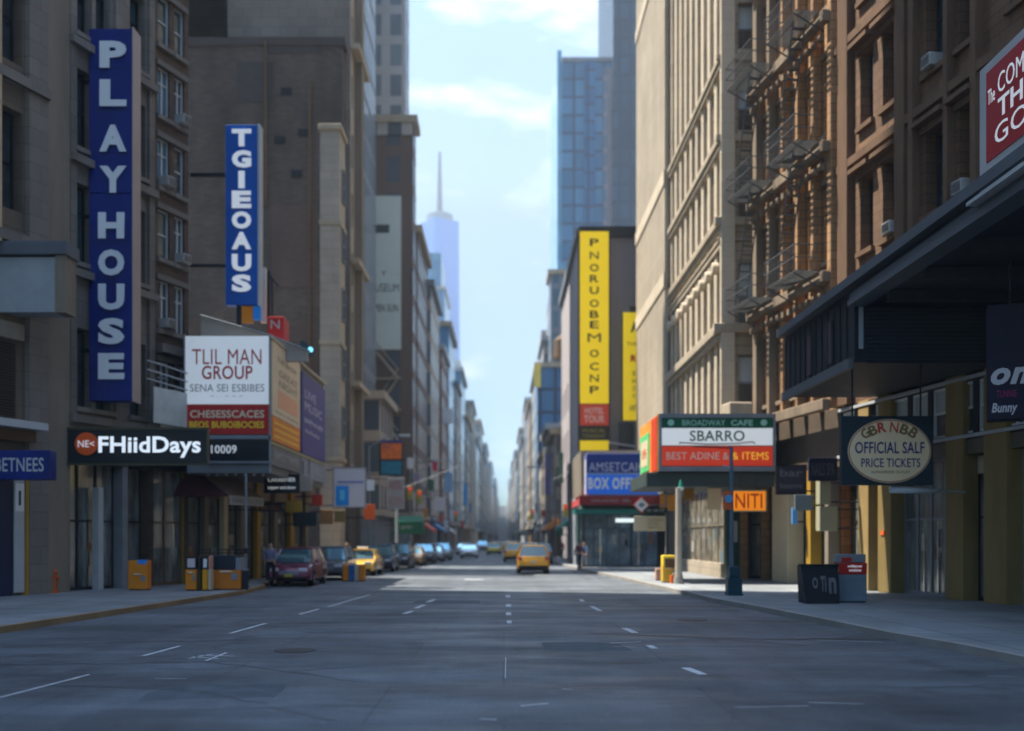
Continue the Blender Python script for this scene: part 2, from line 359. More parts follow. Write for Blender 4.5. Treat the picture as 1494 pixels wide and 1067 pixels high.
wob([(600, 1012), (900, 1000), (1100, 1010)], .03, 4); wob([(560, 907), (700, 905), (1100, 912)], .08, 5); wob([(0, 945), (180, 938), (420, 934)], .05, 6); wob([(620, 862+25), (860, 889)], .12, 7)
wob([(150, 1040), (500, 1030), (760, 1045)], .02, 8); wob([(1250, 1000), (1350, 1005), (1494, 998)], .025, 9)
wob([(420, 980), (640, 965), (980, 968)], .06, 10); wob([(980, 968), (1080, 1000), (1060, 1067)], .03, 11); wob([(60, 1000), (300, 1010), (520, 1060)], .03, 12); wob([(330, 893), (600, 900), (820, 897)], .08, 13); wob([(680, 940), (760, 1000), (900, 1067)], .02, 14); wob([(520, 875), (900, 879), (1020, 884)], .1, 15)
tag(m.build('tar_seams', mat('tar', (.014, .015, .017), .4, .2)), None, None, kind='structure')
def patch(pts, mt, nm):
    m = MB(); m.face([G(*p)+Vector((0, 0, .005)) for p in pts]); tag(m.build(nm, mt), None, None, kind='structure')
pd_ = mat('patch_dark', (.040, .048, .056), .7, .35, 3, bump=.4); pl_ = mat('patch_pale', (.078, .092, .104), .8, .35, 3, bump=.4)
patch([(250, 1003), (300, 999), (420, 998), (412, 1009), (400, 1018), (290, 1020), (200, 1024), (215, 1012)], pl_, 'road_patch'); patch([(790, 938), (850, 937), (900, 939), (925, 950), (860, 951), (795, 949)], pl_, 'road_patch'); patch([(610, 876), (700, 876), (700, 881), (600, 881)], pl_, 'road_patch')
for px, py in ((430, 950), (1010, 905)):
    p = G(px, py); m = MB(); m.cyl((p.x, p.y, .002), (p.x, p.y, .014), .38, n=24); o = m.build('manhole_cover', mat('iron', (.05, .048, .045), .5, .3, 8), loc=(p.x, p.y, 0))
    tag(o, 'round iron manhole cover in the '+('left' if px < 700 else 'right')+' lanes of the asphalt', 'manhole cover', 'manhole covers in the road')

# ------------------------------------------------------------------ wall finishes
greystone = brick('grey_stone', (.145, .13, .112), (.18, .16, .138), (.09, .08, .07), 1.2, .6, .012)
brownbrick = brick('brown_brick', (.070, .043, .029), (.105, .064, .042), (.06, .05, .042), .5, .16, .014)
redbrown = brick('umber_brick', (.045, .035, .032), (.058, .045, .04), (.05, .043, .04), .5, .16, .012, var=.3)
sandst = brick('tan_stone', (.40, .29, .18), (.44, .32, .20), (.28, .2, .13), 1.1, .5, .012)
limest = brick('limestone', (.33, .275, .20), (.39, .325, .24), (.22, .18, .135), 1.3, .55, .02)
limeband = mat('limestone_trim', (.38, .32, .235), .85, .2, 1.2, bump=.3, streak=True)
palelime = brick('pale_limestone', (.50, .42, .31), (.55, .465, .345), (.40, .33, .24), 1.4, .7, .012, var=.15)
rust = brick('brown_sandstone', (.115, .062, .032), (.155, .084, .042), (.06, .036, .02), .9, .34, .016, var=.35)
rusttrim = mat('brown_sandstone_trim', (.135, .082, .05), .85, .3, 1.5, bump=.4, streak=True)
orangest = brick('orange_sandstone', (.28, .155, .07), (.38, .21, .095), (.15, .09, .05), .8, .36, .018, var=.3)
orangetrim = mat('sandstone_trim', (.22, .17, .12), .85, .3, 1.5, bump=.4, streak=True)
concw = mat('grey_render', (.27, .25, .27), .85, .15, .3, streak=True)
stonepil = mat('stone_pillar', (.20, .17, .13), .85, .25, 1, bump=.2, streak=True)

def fshell(root, fr, u0, u1, back, z0, z1, m, name='side_wall', ends='ab'):
    mb = MB()
    if 'a' in ends: mb.face([fr(u0, 0, z0), fr(u0, -back, z0), fr(u0, -back, z1), fr(u0, 0, z1)])
    if 'b' in ends: mb.face([fr(u1, 0, z0), fr(u1, -back, z0), fr(u1, -back, z1), fr(u1, 0, z1)])
    mb.face([fr(u0, -back, z0), fr(u1, -back, z0), fr(u1, -back, z1), fr(u0, -back, z1)])
    mb.build(name, m, root); MB().fb(fr, u0, u1, -back, .15, z1, z1+.4).build('roof', grey, root)

POST = [mat('poster_'+str(i), c, .6, .35, 5) for i, c in enumerate(((.35, .33, .30), (.10, .16, .20), (.32, .10, .05), (.30, .22, .10), (.20, .20, .22), (.05, .10, .12)))]
def shopfront(root, fr, u0, u1, z0, z1, n, gl=shopgl, frm=dark, door=None, depth=.5, pier=0, pm=None):
    """recessed glazing in bays with mullions, transom, stall riser; door is the index of the bay holding a door"""
    w_ = (u1-u0)/n; back = MB().fb(fr, u0, u1, -depth-3.2, -depth-3.1, z0, z1); back.build('back_room_wall', brown, root)
    MB().fb(fr, u0, u1, -depth-3.1, -depth, z1-.06, z1).build('shop_ceiling', ltgrey, root)
    for i in range(n):
        a = u0+i*w_; b = a+w_; m = MB(); t = .05
        for q in ((a, a+t, z0, z1), (b-t, b, z0, z1), (a+t, b-t, z0, z0+.12), (a+t, b-t, z1-t, z1), (a+t, b-t, z0+2.55, z0+2.62)): m.fb(fr, q[0], q[1], -depth-.05, -depth+.05, q[2], q[3])
        s = m.build('door_frame' if door and i in door else 'shop_window_frame', frm, root)
        MB().fb(fr, a+t, b-t, -depth-.02, -depth, z0+.12, z1-t).build('pane', gl, s, raw=True).location = (0, 0, 0)
        s.data.name = s.name
        for c in s.children:
            off = Vector(root.location)
            for v in c.data.vertices: v.co -= off
        rr = random.Random(int(a*37+fr.o.x*11+i)); 
        if w_ > .7 and rr.random() < .75:
            for _ in range(rr.choice((1, 1, 2))):
                pw_ = rr.uniform(.2, .45)*w_; u_ = a+t+rr.uniform(.05, max(.06, w_-pw_-.2)); z_ = z0+rr.uniform(.5, 1.9)
                MB().fb(fr, u_, u_+pw_, -depth+.002, -depth+.012, z_, z_+rr.uniform(.35, .8)).build('window_poster', rr.choice(POST), root)
        if door and i in door:
            m = MB().fb(fr, a+w_*.5-.03, a+w_*.5+.03, -depth-.05, -depth+.06, z0+.12, z0+2.55); m.fb(fr, a+w_*.5+.08, a+w_*.5+.11, -depth+.06, -depth+.12, z0+.9, z0+1.5)
            k = m.build('door_handle', chrome, root)

# ------------------------------------------------------------------ LEFT, near block
FL = Fr(-16.9, 34, 4.6, 12.5)
def uL(Y): return (Y-34)/.9385
# corner building with grey entrance box
t = thing('stone_building', 'tan and dark stone building at the left edge with a grey projecting box', 'building', tuple(FL(-6, 0, 0)))
facade(t, FL, -26, 3.3, 0, 100, brick('dark_tan_stone', (.11, .085, .062), (.13, .10, .07), (.07, .055, .045), 1.2, .6, .012), [(-4.6, -2.6), (.15, 1.25)], [(9.9, 11.6), (13.2, 16.6), (18.2, 21.6), (23.2, 26.6)], dark, glass, ('hung', 'grid'), .5)
fshell(t, FL, -26, 3.3, 14, 0, 100, redbrown)
MB().fb(FL, -.4, .05, .003, .35, 11.9, 100).build('pilaster', sandst, t)
MB().fb(FL, 2.2, 3.3, .003, .16, 0, 26).build('stone_pier', stonepil, t, bevel=.04)
MB().fb(FL, 1.35, 2.2, .003, .22, 0, 26).build('stone_pier', greystone, t)
for z in (12.0, 17.4, 22.4): MB().fb(FL, -6, 2.2, .23, .36, z, z+.35).build('ledge', greystone, t)
# entrance box: grey metal face and dark cornice
fb_ = Fr(-19.5, 34.2); x1 = PX(96, 34.2)+19.5
m = MB().fb(fb_, 0, x1-.35, -.8, 0, 9.6, 11.45); m.build('canopy_box', mat('grey_sheet', (.26, .29, .31), .5, .18, .7), t, bevel=.03)
MB().fb(fb_, x1-.345, x1, -.8, .03, 9.6, 11.5).build('box_corner', stonepil, t)
MB().fb(fb_, 0, x1+.08, -.95, .15, 11.5, 11.95).build('cornice', mat('slate_trim', (.09, .10, .12), .6), t, bevel=.03)
# recess with louvre, roller shutter door, poster
m = MB()
for i in range(26): m.fb(FL, -.6, .9, .01, .06, 6.1+i*.10, 6.16+i*.10)
m.build('louvre', dark, t)
MB().fb(FL, -1.2, 1.0, .06, .35, 8.75, 9.3).build('ledge', stonepil, t)
MB().fb(FL, -2, 1.35, .003, .5, 5.35, 5.75).build('ledge', brown, t); MB().fb(FL, -2, 1.5, .003, .9, 5.75, 6.0).build('ledge', ltgrey, t)
MB().fb(FL, -1.8, .72, .003, .10, SW, 4.1).build('metal_door', mat('navy_door', (.012, .022, .055), .45, .2), t)
MB().fb(FL, 1.22, 1.34, .01, .2, SW, 4.1).build('door_jamb', gold, t)
p = tag(thing('notice_case', 'tall pale notice case on the wall beside the dark navy door', 'notice case', tuple(FL(.95, .1, .2))), None, None)
MB().fb(FL, .76, 1.18, .11, .16, .25, 4.05).build('case', ltgrey, p); MB().fb(FL, .79, 1.15, .161, .17, 3.0, 3.95).build('sheet', white, p); MB().fb(FL, .92, 1.02, .171, .176, 3.2, 3.7).build('emblem', dark, p)
s = thing('shop_sign', 'long navy sign with white condensed letters above the dark navy door at the left edge', 'sign', tuple(FL(-.6, .3, 4.2)))
fs = Fr(-19, 33.2); a = PX(73, 33.2)+19; MB().fb(fs, 0, a, -.5, 0, PZ(700, 33.2), PZ(657, 33.2)).build('board', navy, s, bevel=.02)
text('QUE BETNEES', ltgrey, fs, PX(-50, 33.2)+19, PX(64, 33.2)+19, PZ(692, 33.2), PZ(668, 33.2), .01, s, bold=.02)

# second building: stone bays with dark windows
t = thing('bay_building', 'dark brown building with grey stone bays behind the tall navy sign', 'building', tuple(FL(5, 0, 0)))
cols2 = [(3.75, 4.55), (4.75, 5.55), (6.6, 7.5)]
rws = [(z, z+2.9) for z in (6.9, 12.2, 16.4, 20.6, 24.8)]
facade(t, FL, 3.3, 7.2+.8, 5.2, 100, greystone, cols2, rws, dark, (glass2, glass), ('grid', 'hung'), .45, sill=greystone)
for u in (3.35, 5.7, 7.62): MB().fb(FL, u, u+.32, .003, .12, 5.2, 30).build('pilaster', greystone, t)
for z in (6.3, 11.6, 15.75, 20.0): MB().fb(FL, 3.32, 7.98, .125, .30, z, z+.28).build('ledge', greystone, t)
fshell(t, FL, 3.3, 8, 12, 0, 100, redbrown, ends='')
# ground floor
shopfront(t, FL, 3.35, 6.2, SW, 4.9, 3, frm=dark, door=[1], depth=.5)
MB().fb(FL, 3.3, 8.0, -.6, .05, 4.9, 5.2).build('shop_fascia', dark, t)
MB().fb(FL, 6.2, 6.5, -.6, .0, SW, 4.9).build('pillar', grey, t)
shopfront(t, FL, 6.5, 8.0, SW, 4.9, 2, frm=dark, depth=.7)
MB().fb(FL, 4.9, 5.15, -.3, .0, SW, 4.0).build('pillar', ltgrey, t)

# third: dark brick with many windows
t = thing('brick_building', 'dark brown brick building with rows of teal windows between the two tall blue signs', 'building', tuple(FL(9, 0, 0)))
UE = uL(43.6)
facade(t, FL, 8, UE, 5.2, 100, brownbrick, [(8.25, 9.0), (9.3, 9.95)], [(z, z+2.0) for z in (7.3, 10.6, 13.5, 16.4, 19.3, 22.2, 25.1)], ltgrey, (glass2, glass, bluegl, glass), ('hung', 'hung', 'grid'), .2, sill=greystone, lintel=greystone)
fshell(t, FL, 8, UE, 12, 0, 100, brownbrick)
MB().fb(FL, 8, UE, .13, .45, 9.6, 9.95).build('ledge', greystone, t)
MB().fb(FL, 7.2, UE, .3, 1.0, 6.0, 6.6).build('ledge', greystone, t)
MB().fb(FL, 6.8, UE-.7, .95, 1.0, 6.6, 8.0).build('balcony_panel', mat('opal_panel', (.50, .54, .52), .4, .15, 3), t)
m = MB()
for z in (8.05, 8.4, 8.75): m.cyl(FL(6.4, 1.0, z+.2), FL(UE, 1.0, z), .03, n=6)
m.build('railing', ltgrey, t)
MB().fb(FL, 8, UE, -.6, .05, 4.9, 5.2).build('shop_fascia', dark, t)
shopfront(t, FL, 8.0, UE, SW, 4.9, 2, frm=brown, depth=.4, door=[1])

# low wing carrying the marquee
FW = Fr(-13.35, 43.6, 1.95, 6.0)
t = thing('theatre_wing', 'low tan theatre wing with a sloping roof behind the white and red marquee', 'building', (-13, 46, 0))
ME = 11.9
MB().fb(FW, 0, ME, -8, -.6, 5.0, 9.6).build('wall', stonepil, t)
m = MB(); Yg = 43.7
fg = Fr(-14, Yg); x = lambda px: PX(px, Yg)+14
m.prism([(x(281), PZ(498, Yg)), (x(281), PZ(452, Yg)), (x(385), PZ(482, Yg)), (x(440), PZ(505, Yg)), (x(440), PZ(520, Yg)), (x(281), PZ(520, Yg))], fg, -1.5, -1.2)
m.build('sloping_screen', mat('pale_render', (.36, .33, .29), .8, .1), t)
m = MB()
for a, b in (((281, 452), (385, 482)), ((385, 482), (445, 506))):
    m.cyl(fg(x(a[0]), -1.1, PZ(a[1], Yg)), fg(x(b[0]), -1.1, PZ(b[1], Yg)), .045, n=8)
m.build('coping', grey, t)
for i, u in enumerate((0.0, 1.5, 3.0, 4.4, 5.8, 7.4, 9.0, 10.5)): MB().fb(FW, u, u+.32, -.7, -.25, SW, 5.0).build('pillar', cream if i == 2 else (stonepil if i % 2 else gold), t)
for i, (a, b) in enumerate(((.32, 1.5), (1.82, 3.0), (3.32, 4.4), (4.72, 5.8), (6.12, 7.4), (7.72, 9.0), (9.32, 10.5))): shopfront(t, FW, a, b, SW, 3.9, 1, frm=dark, depth=.55, door=[0] if i % 3 == 1 else None)
MB().fb(FW, 0, ME, -.9, -.45, 3.9, 5.0).build('shop_fascia', tan, t)
MB().fb(FW, 0, ME, -8, -7.7, 0, 5.0).build('back_wall', brown, t)

# marquee
Ym = 42.0; fm = Fr(0, Ym); fsd = Fr(PX(393, Ym), Ym, 0, 1); xa, xb = PX(271, Ym), PX(393, Ym)
t = thing('theatre_marquee', 'big theatre marquee with white and red front boards and posters down its street side', 'marquee', (xa, Ym+1, 4.9))
MB().box(xa+.04, xb-.04, Ym+.04, 54.8, PZ(690, Ym), PZ(492, Ym)).build('marquee_body', mat('marquee_grey', (.16, .17, .18), .5), t)
MB().fb(fm, xa, xb, -.02, .06, PZ(590, Ym), PZ(491, Ym)).build('white_board', mat('board_white', (.74, .79, .82), .5, .05, emit=.10), t)  # white board glows slightly, added to brighten it under the shaded front
MB().fb(fm, xa, xb, -.02, .07, PZ(634, Ym), PZ(591, Ym)).build('red_board', red, t)
MB().fb(fm, xa, xb+.1, -.02, .10, PZ(641, Ym), PZ(635.5, Ym)).build('trim', grey, t)
MB().fb(fm, PX(303, Ym), xb+.05, -.02, .09, PZ(673, Ym), PZ(642, Ym)).build('black_board', mat('gloss_black', (.006, .009, .014), .3, 0), t)
MB().fb(fm, PX(303, Ym), xb+.1, -.02, .12, PZ(676, Ym), PZ(673.4, Ym)).build('trim', grey, t)
for a, b, c, d in ((xa-.06, xa, 634, 488), (xb, xb+.06, 690, 488)): MB().fb(fm, a, b, -.1, .1, PZ(c, Ym), PZ(d, Ym)).build('frame_post', grey, t)
def tx(s, mt, fr, Y, p0, p1, q0, q1, n, par, **k): return text(s, mt, fr, PX(p0, Y)-fr.o.x, PX(p1, Y)-fr.o.x, PZ(q1, Y), PZ(q0, Y), n, par, **k)
redtx = mat('red_letters', (.52, .05, .05), .5, 0); gtx = mat('grey_letters', (.13, .17, .20), .5, 0); ytx = mat('yellow_letters', (.85, .58, .03), .5, 0); wtx = mat('white_letters', (.85, .87, .88), .5, 0, emit=.10); ptx = mat('pale_letters', (.72, .62, .42), .5, 0)  # white lettering carries a small added glow for brightness
tx('TLIL MAN', redtx, fm, Ym, 281, 382, 510, 532, .062, t, bold=.015); tx('GROUP', redtx, fm, Ym, 295, 369, 534, 554, .062, t, bold=.015)
tx('SENA SEI ESBIBES', gtx, fm, Ym, 278, 386, 561, 572, .062, t); tx('~ . . ~ ~ ~', gtx, fm, Ym, 307, 355, 578, 580.5, .062, t)
tx('CHESESSCACES', ptx, fm, Ym, 278, 386, 599, 610, .072, t, bold=.02); tx('BEOS BUBOIBOCIES', ytx, fm, Ym, 277, 386, 615, 625, .072, t, bold=.03)
tx('10009', wtx, fm, Ym, 309, 346, 650, 662, .092, t, bold=.01)
sx = xb; U = lambda px: -(sx*F/(CXP-px)) - Ym   # u on the side from the pixel column
ZT = lambda py: PZ(py, Ym)
for nm, mt, a, b, c, d in (('poster', poster, 395, 436, 604, 494), ('poster_foot', mat('poster_orange', (.75, .25, .05), .6), 395, 436, 641, 605), ('poster', purple, 439, 473, 642, 504),
                           ('fascia_strip', mat('strip_yellow', (.30, .27, .14), .5), 394, 473, 648, 643), ('fascia_board', mat('fascia_grey', (.16, .165, .17), .5), 395, 437, 678, 649), ('fascia_board', mat('fascia_lilac', (.22, .24, .30), .5), 438, 474, 682, 649)):
    MB().fb(fsd, U(a), U(b), -.02, .06, ZT(c), ZT(d)).build(nm, mt, t)
MB().fb(fsd, 0, U(474), -.3, .10, ZT(493), ZT(490)).build('top_rail', mat('rail_cream', (.55, .47, .33), .6), t)
pl = mat('poster_ink', (.42, .34, .26), .6, 0); pk = mat('poster_peach', (.78, .42, .25), .6, 0)
text('THE SHOW', pl, fsd, U(402), U(431), ZT(520), ZT(512), .065, t); text('GREAT\nNIGHT', pl, fsd, U(405), U(432), ZT(556), ZT(530), .065, t, bold=.02)
MB().fb(fsd, U(404), U(432), .061, .066, ZT(588), ZT(562)).build('poster_picture', pk, t)
text('every evening', pl, fsd, U(399), U(433), ZT(599), ZT(594), .065, t)
for q in (612, 622, 632): MB().fb(fsd, U(398), U(434), .061, .066, ZT(q+3), ZT(q)).build('poster_stripe', ytx, t)
lil = mat('lilac_letters', (.50, .50, .66), .6, 0)
text('LIVE\nMUSIC', lil, fsd, U(443), U(468), ZT(566), ZT(530), .065, t, bold=.03); text('tonight at eight', lil, fsd, U(442), U(469), ZT(590), ZT(577), .065, t, bold=.02); text('tickets', lil, fsd, U(443), U(464), ZT(604), ZT(597), .065, t)
text('FAMOUS THEATRE', ltgrey, fsd, U(399), U(434), ZT(668), ZT(656), .065, t); text('STAGE HOUSE', ltgrey, fsd, U(442), U(470), ZT(671), ZT(656), .065, t)

# black sign with an orange disc
Ys = 36.9; ff = Fr(0, Ys)
t = thing('fascia_sign', 'long black sign with an orange round logo and white rounded lettering over the left pavement', 'sign', (PX(200, Ys), Ys, 5))
MB().fb(ff, PX(92, Ys), PX(303, Ys), -.25, 0, PZ(676, Ys), PZ(625, Ys)).build('sign_box', mat('sign_black', (.010, .013, .018), .35, 0), t, bevel=.02)
m = MB(); e = .05
for q in ((92, 303, 627, 624), (92, 303, 679, 676), (301.5, 304, 679, 624)): m.fb(ff, PX(q[0], Ys), PX(q[1], Ys), -.1, .04, PZ(q[2], Ys), PZ(q[3], Ys))
m.build('trim', mat('trim_bronze', (.06, .055, .03), .4), t)
c = ff(PX(127, Ys), .02, PZ(648, Ys)); m = MB().cyl(c, c+Vector((0, -.05, 0)), .41, n=28); m.build('logo_disc', mat('logo_orange', (.75, .10, .015), .4, 0), t)
tx('NE<', wtx, ff, Ys, 115, 139, 643, 653, .08, t, name='logo_letters', bold=.05)
tx('FHiidDays', mat('lit_white', (.75, .82, .88), .4, 0, emit=.25), ff, Ys, 144, 293, 637, 668, .02, t, bold=.024)

# maroon awning and its valance
Ya = 43.0
t = thing('canvas_awning', 'dark maroon shop awning with a tan side and pale lettered valance under the marquee', 'awning', tuple(FL(9, 1, 3.5)))
fa = Fr(PX(256, Ya), Ya); wa = PX(340, Ya)-PX(256, Ya)
m = MB(); A = [fa(0, -.9, PZ(692, Ya)), fa(.9, -.9, PZ(692, Ya)), fa(wa, .6, PZ(724, Ya)), fa(.1, .6, PZ(724, Ya))]
m.face(A); m.face([p-Vector((0, 0, .04)) for p in A]); m.build('awning_cloth', maroon, t)
fv = Fr(PX(328, Ya), Ya-.6, .30, .95)
m = MB(); m.face([A[1], A[2], A[2]+Vector((.8, 2.6, 0)), A[1]+Vector((.8, 2.6, 0))]); m.build('awning_side', tan, t)
fv = Fr(A[2].x, A[2].y, .8, 2.6); MB().fb(fv, 0, 2.7, 0, .03, A[2].z-.38, A[2].z).build('valance', mat('valance_grey', (.33, .31, .29), .8), t)
text('FINE FOOD', gtx, fv, .2, 2.5, A[2].z-.30, A[2].z-.10, .035, t)

# tall navy blade sign
def letters(s, mt, fr, u, cy, w_, h_, par, Y, n=.05, bold=.05, ext=.05):
    for ch, c in zip(s, cy):
        ww = w_*(.32 if ch == 'I' else 1.12 if ch == 'M' else 1)
        text(ch, mt, fr, u-ww/2, u+ww/2, PZ(c+h_/2, Y), PZ(c-h_/2, Y), n, par, 'letter', bold=bold, ext=ext)
Yp = 38.0; fp = Fr(0, Yp)
t = thing('blade_sign', 'tallest navy vertical sign with white capital letters on the dark left building', 'sign', (PX(162, Yp), Yp+.35, 7.1))
xl, xr = PX(130, Yp), PX(193, Yp)
MB().fb(fp, xl, xr, -.72, 0, PZ(585, Yp), PZ(282.5, Yp)).build('sign_box', navy, t, bevel=.02)
MB().fb(fp, xl, xr, -.72, 0, PZ(281.5, Yp), PZ(42, Yp)).build('sign_box', navy, t, bevel=.02)
MB().fb(fp, xr+.003, xr+.05, -.75, .03, PZ(586, Yp), PZ(40, Yp)).build('side_panel', mat('side_panel_pink', (.36, .28, .24), .5, .1), t)
for z in (9, 14, 19): MB().fb(fp, xl-1.3, xl, -.5, -.3, z, z+.15).build('bracket', dark, t)
m = MB()
for py in (100, 162, 224, 352, 415, 478, 540): m.fb(fp, xl+.01, xr-.01, .001, .006, PZ(py+.4, Yp), PZ(py-.4, Yp))
m.build('panel_joints', mat('joint_navy', (.002, .008, .05), .5), t)
lw = mat('raised_letter_white', (.62, .66, .70), .5, .05)
letters('PLAY', lw, fp, PX(166, Yp), (81, 137, 203, 263), 39/F*Yp, 39, t, Yp); letters('HOUSE', lw, fp, PX(163.5, Yp), (330, 384, 434, 484, 535), 38/F*Yp, 38, t, Yp)
# brighter blade sign
Yt = 45.0; fp = Fr(0, Yt)
t = thing('blade_sign', 'shorter bright blue vertical sign with white capitals above the white marquee board', 'sign', (PX(353, Yt), Yt+.3, 12.2))
MB().fb(fp, PX(329, Yt), PX(376, Yt), -.45, 0, PZ(445, Yt), PZ(182, Yt)).build('sign_box', blue, t, bevel=.02)
MB().fb(fp, PX(376, Yt)+.003, PX(379, Yt), -.6, .03, PZ(446, Yt), PZ(181, Yt)).build('side_panel', ltgrey, t)
for z in (14, 18): MB().fb(fp, PX(329, Yt)-1.6, PX(329, Yt), -.35, -.2, z, z+.15).build('bracket', dark, t)
MB().box(PX(344, Yt), PX(350, Yt), Yt+.1, Yt+.3, 10, 12.3).build('post', dark, t)
MB().fb(fp, PX(352, Yt), PX(368, Yt), -.3, -.1, PZ(470, Yt), PZ(446, Yt)).build('bracket_cover', orange, t); MB().fb(fp, PX(369, Yt), PX(379, Yt), -.3, -.05, PZ(466, Yt), PZ(446, Yt)).build('blue_lamp', skyblue, t)
letters('TGIEOAUS', wtx, fp, PX(353, Yt), (202, 233, 263, 292, 322, 352, 384, 414), 28/F*Yt, 25, t, Yt)
# small roof things behind the marquee
t = thing('roof_mast', 'pale box and thin black poles on the theatre roof beside the bright blue sign', 'mast', (PX(388, 47), 47, 10))
fp = Fr(0, 47); MB().fb(fp, PX(380, 47), PX(387, 47), -.3, 0, PZ(470, 47), PZ(390, 47)).build('pale_box', mat('pale', (.6, .56, .5), .6), t)
m = MB().cyl((PX(392, 47), 47, 9.6), (PX(392, 47), 47, PZ(396, 47)), .06); m.cyl((PX(397, 47), 47, 9.6), (PX(397, 47), 47, PZ(405, 47)), .04); m.cyl((PX(392, 47), 47, PZ(400, 47)), (PX(407, 47), 47, PZ(418, 47)), .05); m.build('poles', dark, t)
t = thing('roof_sign', 'small red sign box on the marquee roof beside the thin black poles', 'sign', (PX(405, 46.5), 46.5, 10.3))
MB().fb(Fr(0, 46.5), PX(391, 46.5), PX(414, 46.5), -1.2, 0, PZ(500, 46.5), PZ(462, 46.5)).build('board', red, t, bevel=.03); tx('N', ltgrey, Fr(0, 46.5), 46.5, 395, 408, 467, 480, .01, t)
t = thing('floodlight_cluster', 'cluster of small dark floodlights on the marquee roof, one lens shining blue', 'floodlights', (PX(435, 48), 48, 10.3))
for i, (px, py, r) in enumerate(((424, 508, .18), (433, 512, .22), (441, 505, .2), (447, 514, .2), (437, 500, .15))):
    c = Vector((PX(px, 48), 48+.1*i, PZ(py, 48))); m = MB().cyl(c, c+Vector((.15, -.4, -.05)), r*.6, r, 10); m.build('floodlight', mat('flood_teal', (.03, .06, .08), .4), t)
m = MB().cyl((PX(424, 48), 48.2, PZ(520, 48)), (PX(449, 48), 48.2, PZ(517, 48)), .05); m.cyl((PX(435, 48), 48.2, 9.6), (PX(435, 48), 48.2, PZ(505, 48)), .05); m.build('rail', dark, t)
c = Vector((PX(453, 48), 47.9, PZ(511, 48))); MB().cyl(c, c+Vector((.05, -.05, 0)), .12, n=12).build('lens', mat('lens_blue', (.2, .7, .95), .2, 0, emit=.5), t)

# hanging shop signs under and beyond the marquee
def board(kind, label, px0, px1, py0, py1, Y, mt, txt=None, tm=None, thick=.14, hang='top', cat='sign', group=None, inset=(.1, .22), bold=.02, frame=None):
    f = Fr(0, Y); t = thing(kind, label, cat, (PX((px0+px1)/2, Y), Y, PZ(py1, Y)), 0, group)
    MB().fb(f, PX(px0, Y), PX(px1, Y), -thick, 0, PZ(py1, Y), PZ(py0, Y)).build('board', mt, t, bevel=.015)
    if frame:
        m = MB(); a, b, c, d = PX(px0, Y), PX(px1, Y), PZ(py1, Y), PZ(py0, Y)
        for q in ((a-.05, b+.05, c-.05, c), (a-.05, b+.05, d, d+.05), (a-.05, a, c, d), (b, b+.05, c, d)): m.fb(f, q[0], q[1], -thick-.01, .03, q[2], q[3])
        m.build('frame', frame, t)
    if txt:
        ls = txt.split('\n'); h = (py1-py0)/len(ls)
        for i, s in enumerate(ls): tx(s, tm, f, Y, px0+(px1-px0)*inset[0], px1-(px1-px0)*inset[0], py0+h*i+h*inset[1], py0+h*(i+1)-h*inset[1], .008, t, bold=bold)
    zt = PZ(py0, Y)
    class B_:
        def cyl(s, *a, **k): MB().cyl(*a, **k).build('bracket', dark, t)
    m = B_()
    if hang == 'top':
        for q in (.25, .75): m.cyl((PX(px0+(px1-px0)*q, Y), Y+thick/2, zt), (PX(px0+(px1-px0)*q, Y), Y+thick/2, zt+.7), .02, n=6)
    elif hang == 'left': m.cyl((PX(px0, Y), Y+thick/2, zt-.1), (PX(px0, Y)-1.6, Y+thick/2, zt-.1), .03, n=6); m.cyl((PX(px0, Y), Y+thick/2, PZ(py1, Y)+.1), (PX(px0, Y)-1.6, Y+thick/2, PZ(py1, Y)+.1), .03, n=6)
    elif hang == 'right': m.cyl((PX(px1, Y), Y+thick/2, zt-.1), (PX(px1, Y)+1.6, Y+thick/2, zt-.1), .03, n=6); m.cyl((PX(px1, Y), Y+thick/2, PZ(py1, Y)+.1), (PX(px1, Y)+1.6, Y+thick/2, PZ(py1, Y)+.1), .03, n=6)
    return t
board('hanging_sign', 'black sign with two rows of small white letters hanging under the marquee end', 387, 435, 694, 718, 46, darkblue, 'CARABINER\nsupper and show', wtx, frame=dark, inset=(.08, .25))
board('hanging_sign', 'pale blank cream board beside the black sign under the marquee', 437, 455, 694, 717, 48, mat('pale_tan', (.42, .36, .30), .7), None)
board('hanging_sign', 'low dark sign with orange letters behind the tan valance', 377, 413, 735, 747, 47, darkblue, 'BAR GRILL', mat('dim_orange', (.35, .12, .05), .5), hang='left')
board('hanging_sign', 'mustard brown sign next to the low dark sign with orange letters', 416, 440, 731, 747, 48, gold, None, hang='left')
board('hanging_sign', 'large dark teal sign board above the maroon car', 427, 462, 748, 768, 52, mat('dark_teal', (.018, .035, .045), .5), None, hang='left')
board('projecting_sign', 'orange brown blank sign with a pink lamp above the parked maroon car', 467, 486, 744, 765, 55, mat('sign_brown', (.38, .20, .08), .5), None, hang='left')
board('projecting_sign', 'olive brown sign beneath the white panel with a blue picture', 488, 504, 745, 762, 57, mat('sign_olive', (.20, .15, .06), .5), None, hang='left')
t = board('poster_panel', 'large white panel with a bright blue picture over the parked dark cars', 487, 533, 683, 740, 58, mat('panel_lilac', (.55, .55, .60), .5, .05), None, hang='left', frame=grey)
f58 = Fr(0, 58); MB().fb(f58, PX(490, 58), PX(509, 58), .005, .02, PZ(738, 58), PZ(709, 58)).build('blue_picture', skyblue, t); MB().fb(f58, PX(492, 58), PX(530, 58), .005, .02, PZ(705, 58), PZ(702, 58)).build('stripe', mat('stripe_blue', (.2, .25, .5), .5, 0), t)
MB().fb(f58, PX(496, 58), PX(503, 58), .021, .03, PZ(730, 58), PZ(715, 58)).build('figure_mark', mat('cyan', (.1, .5, .8), .5, 0), t)
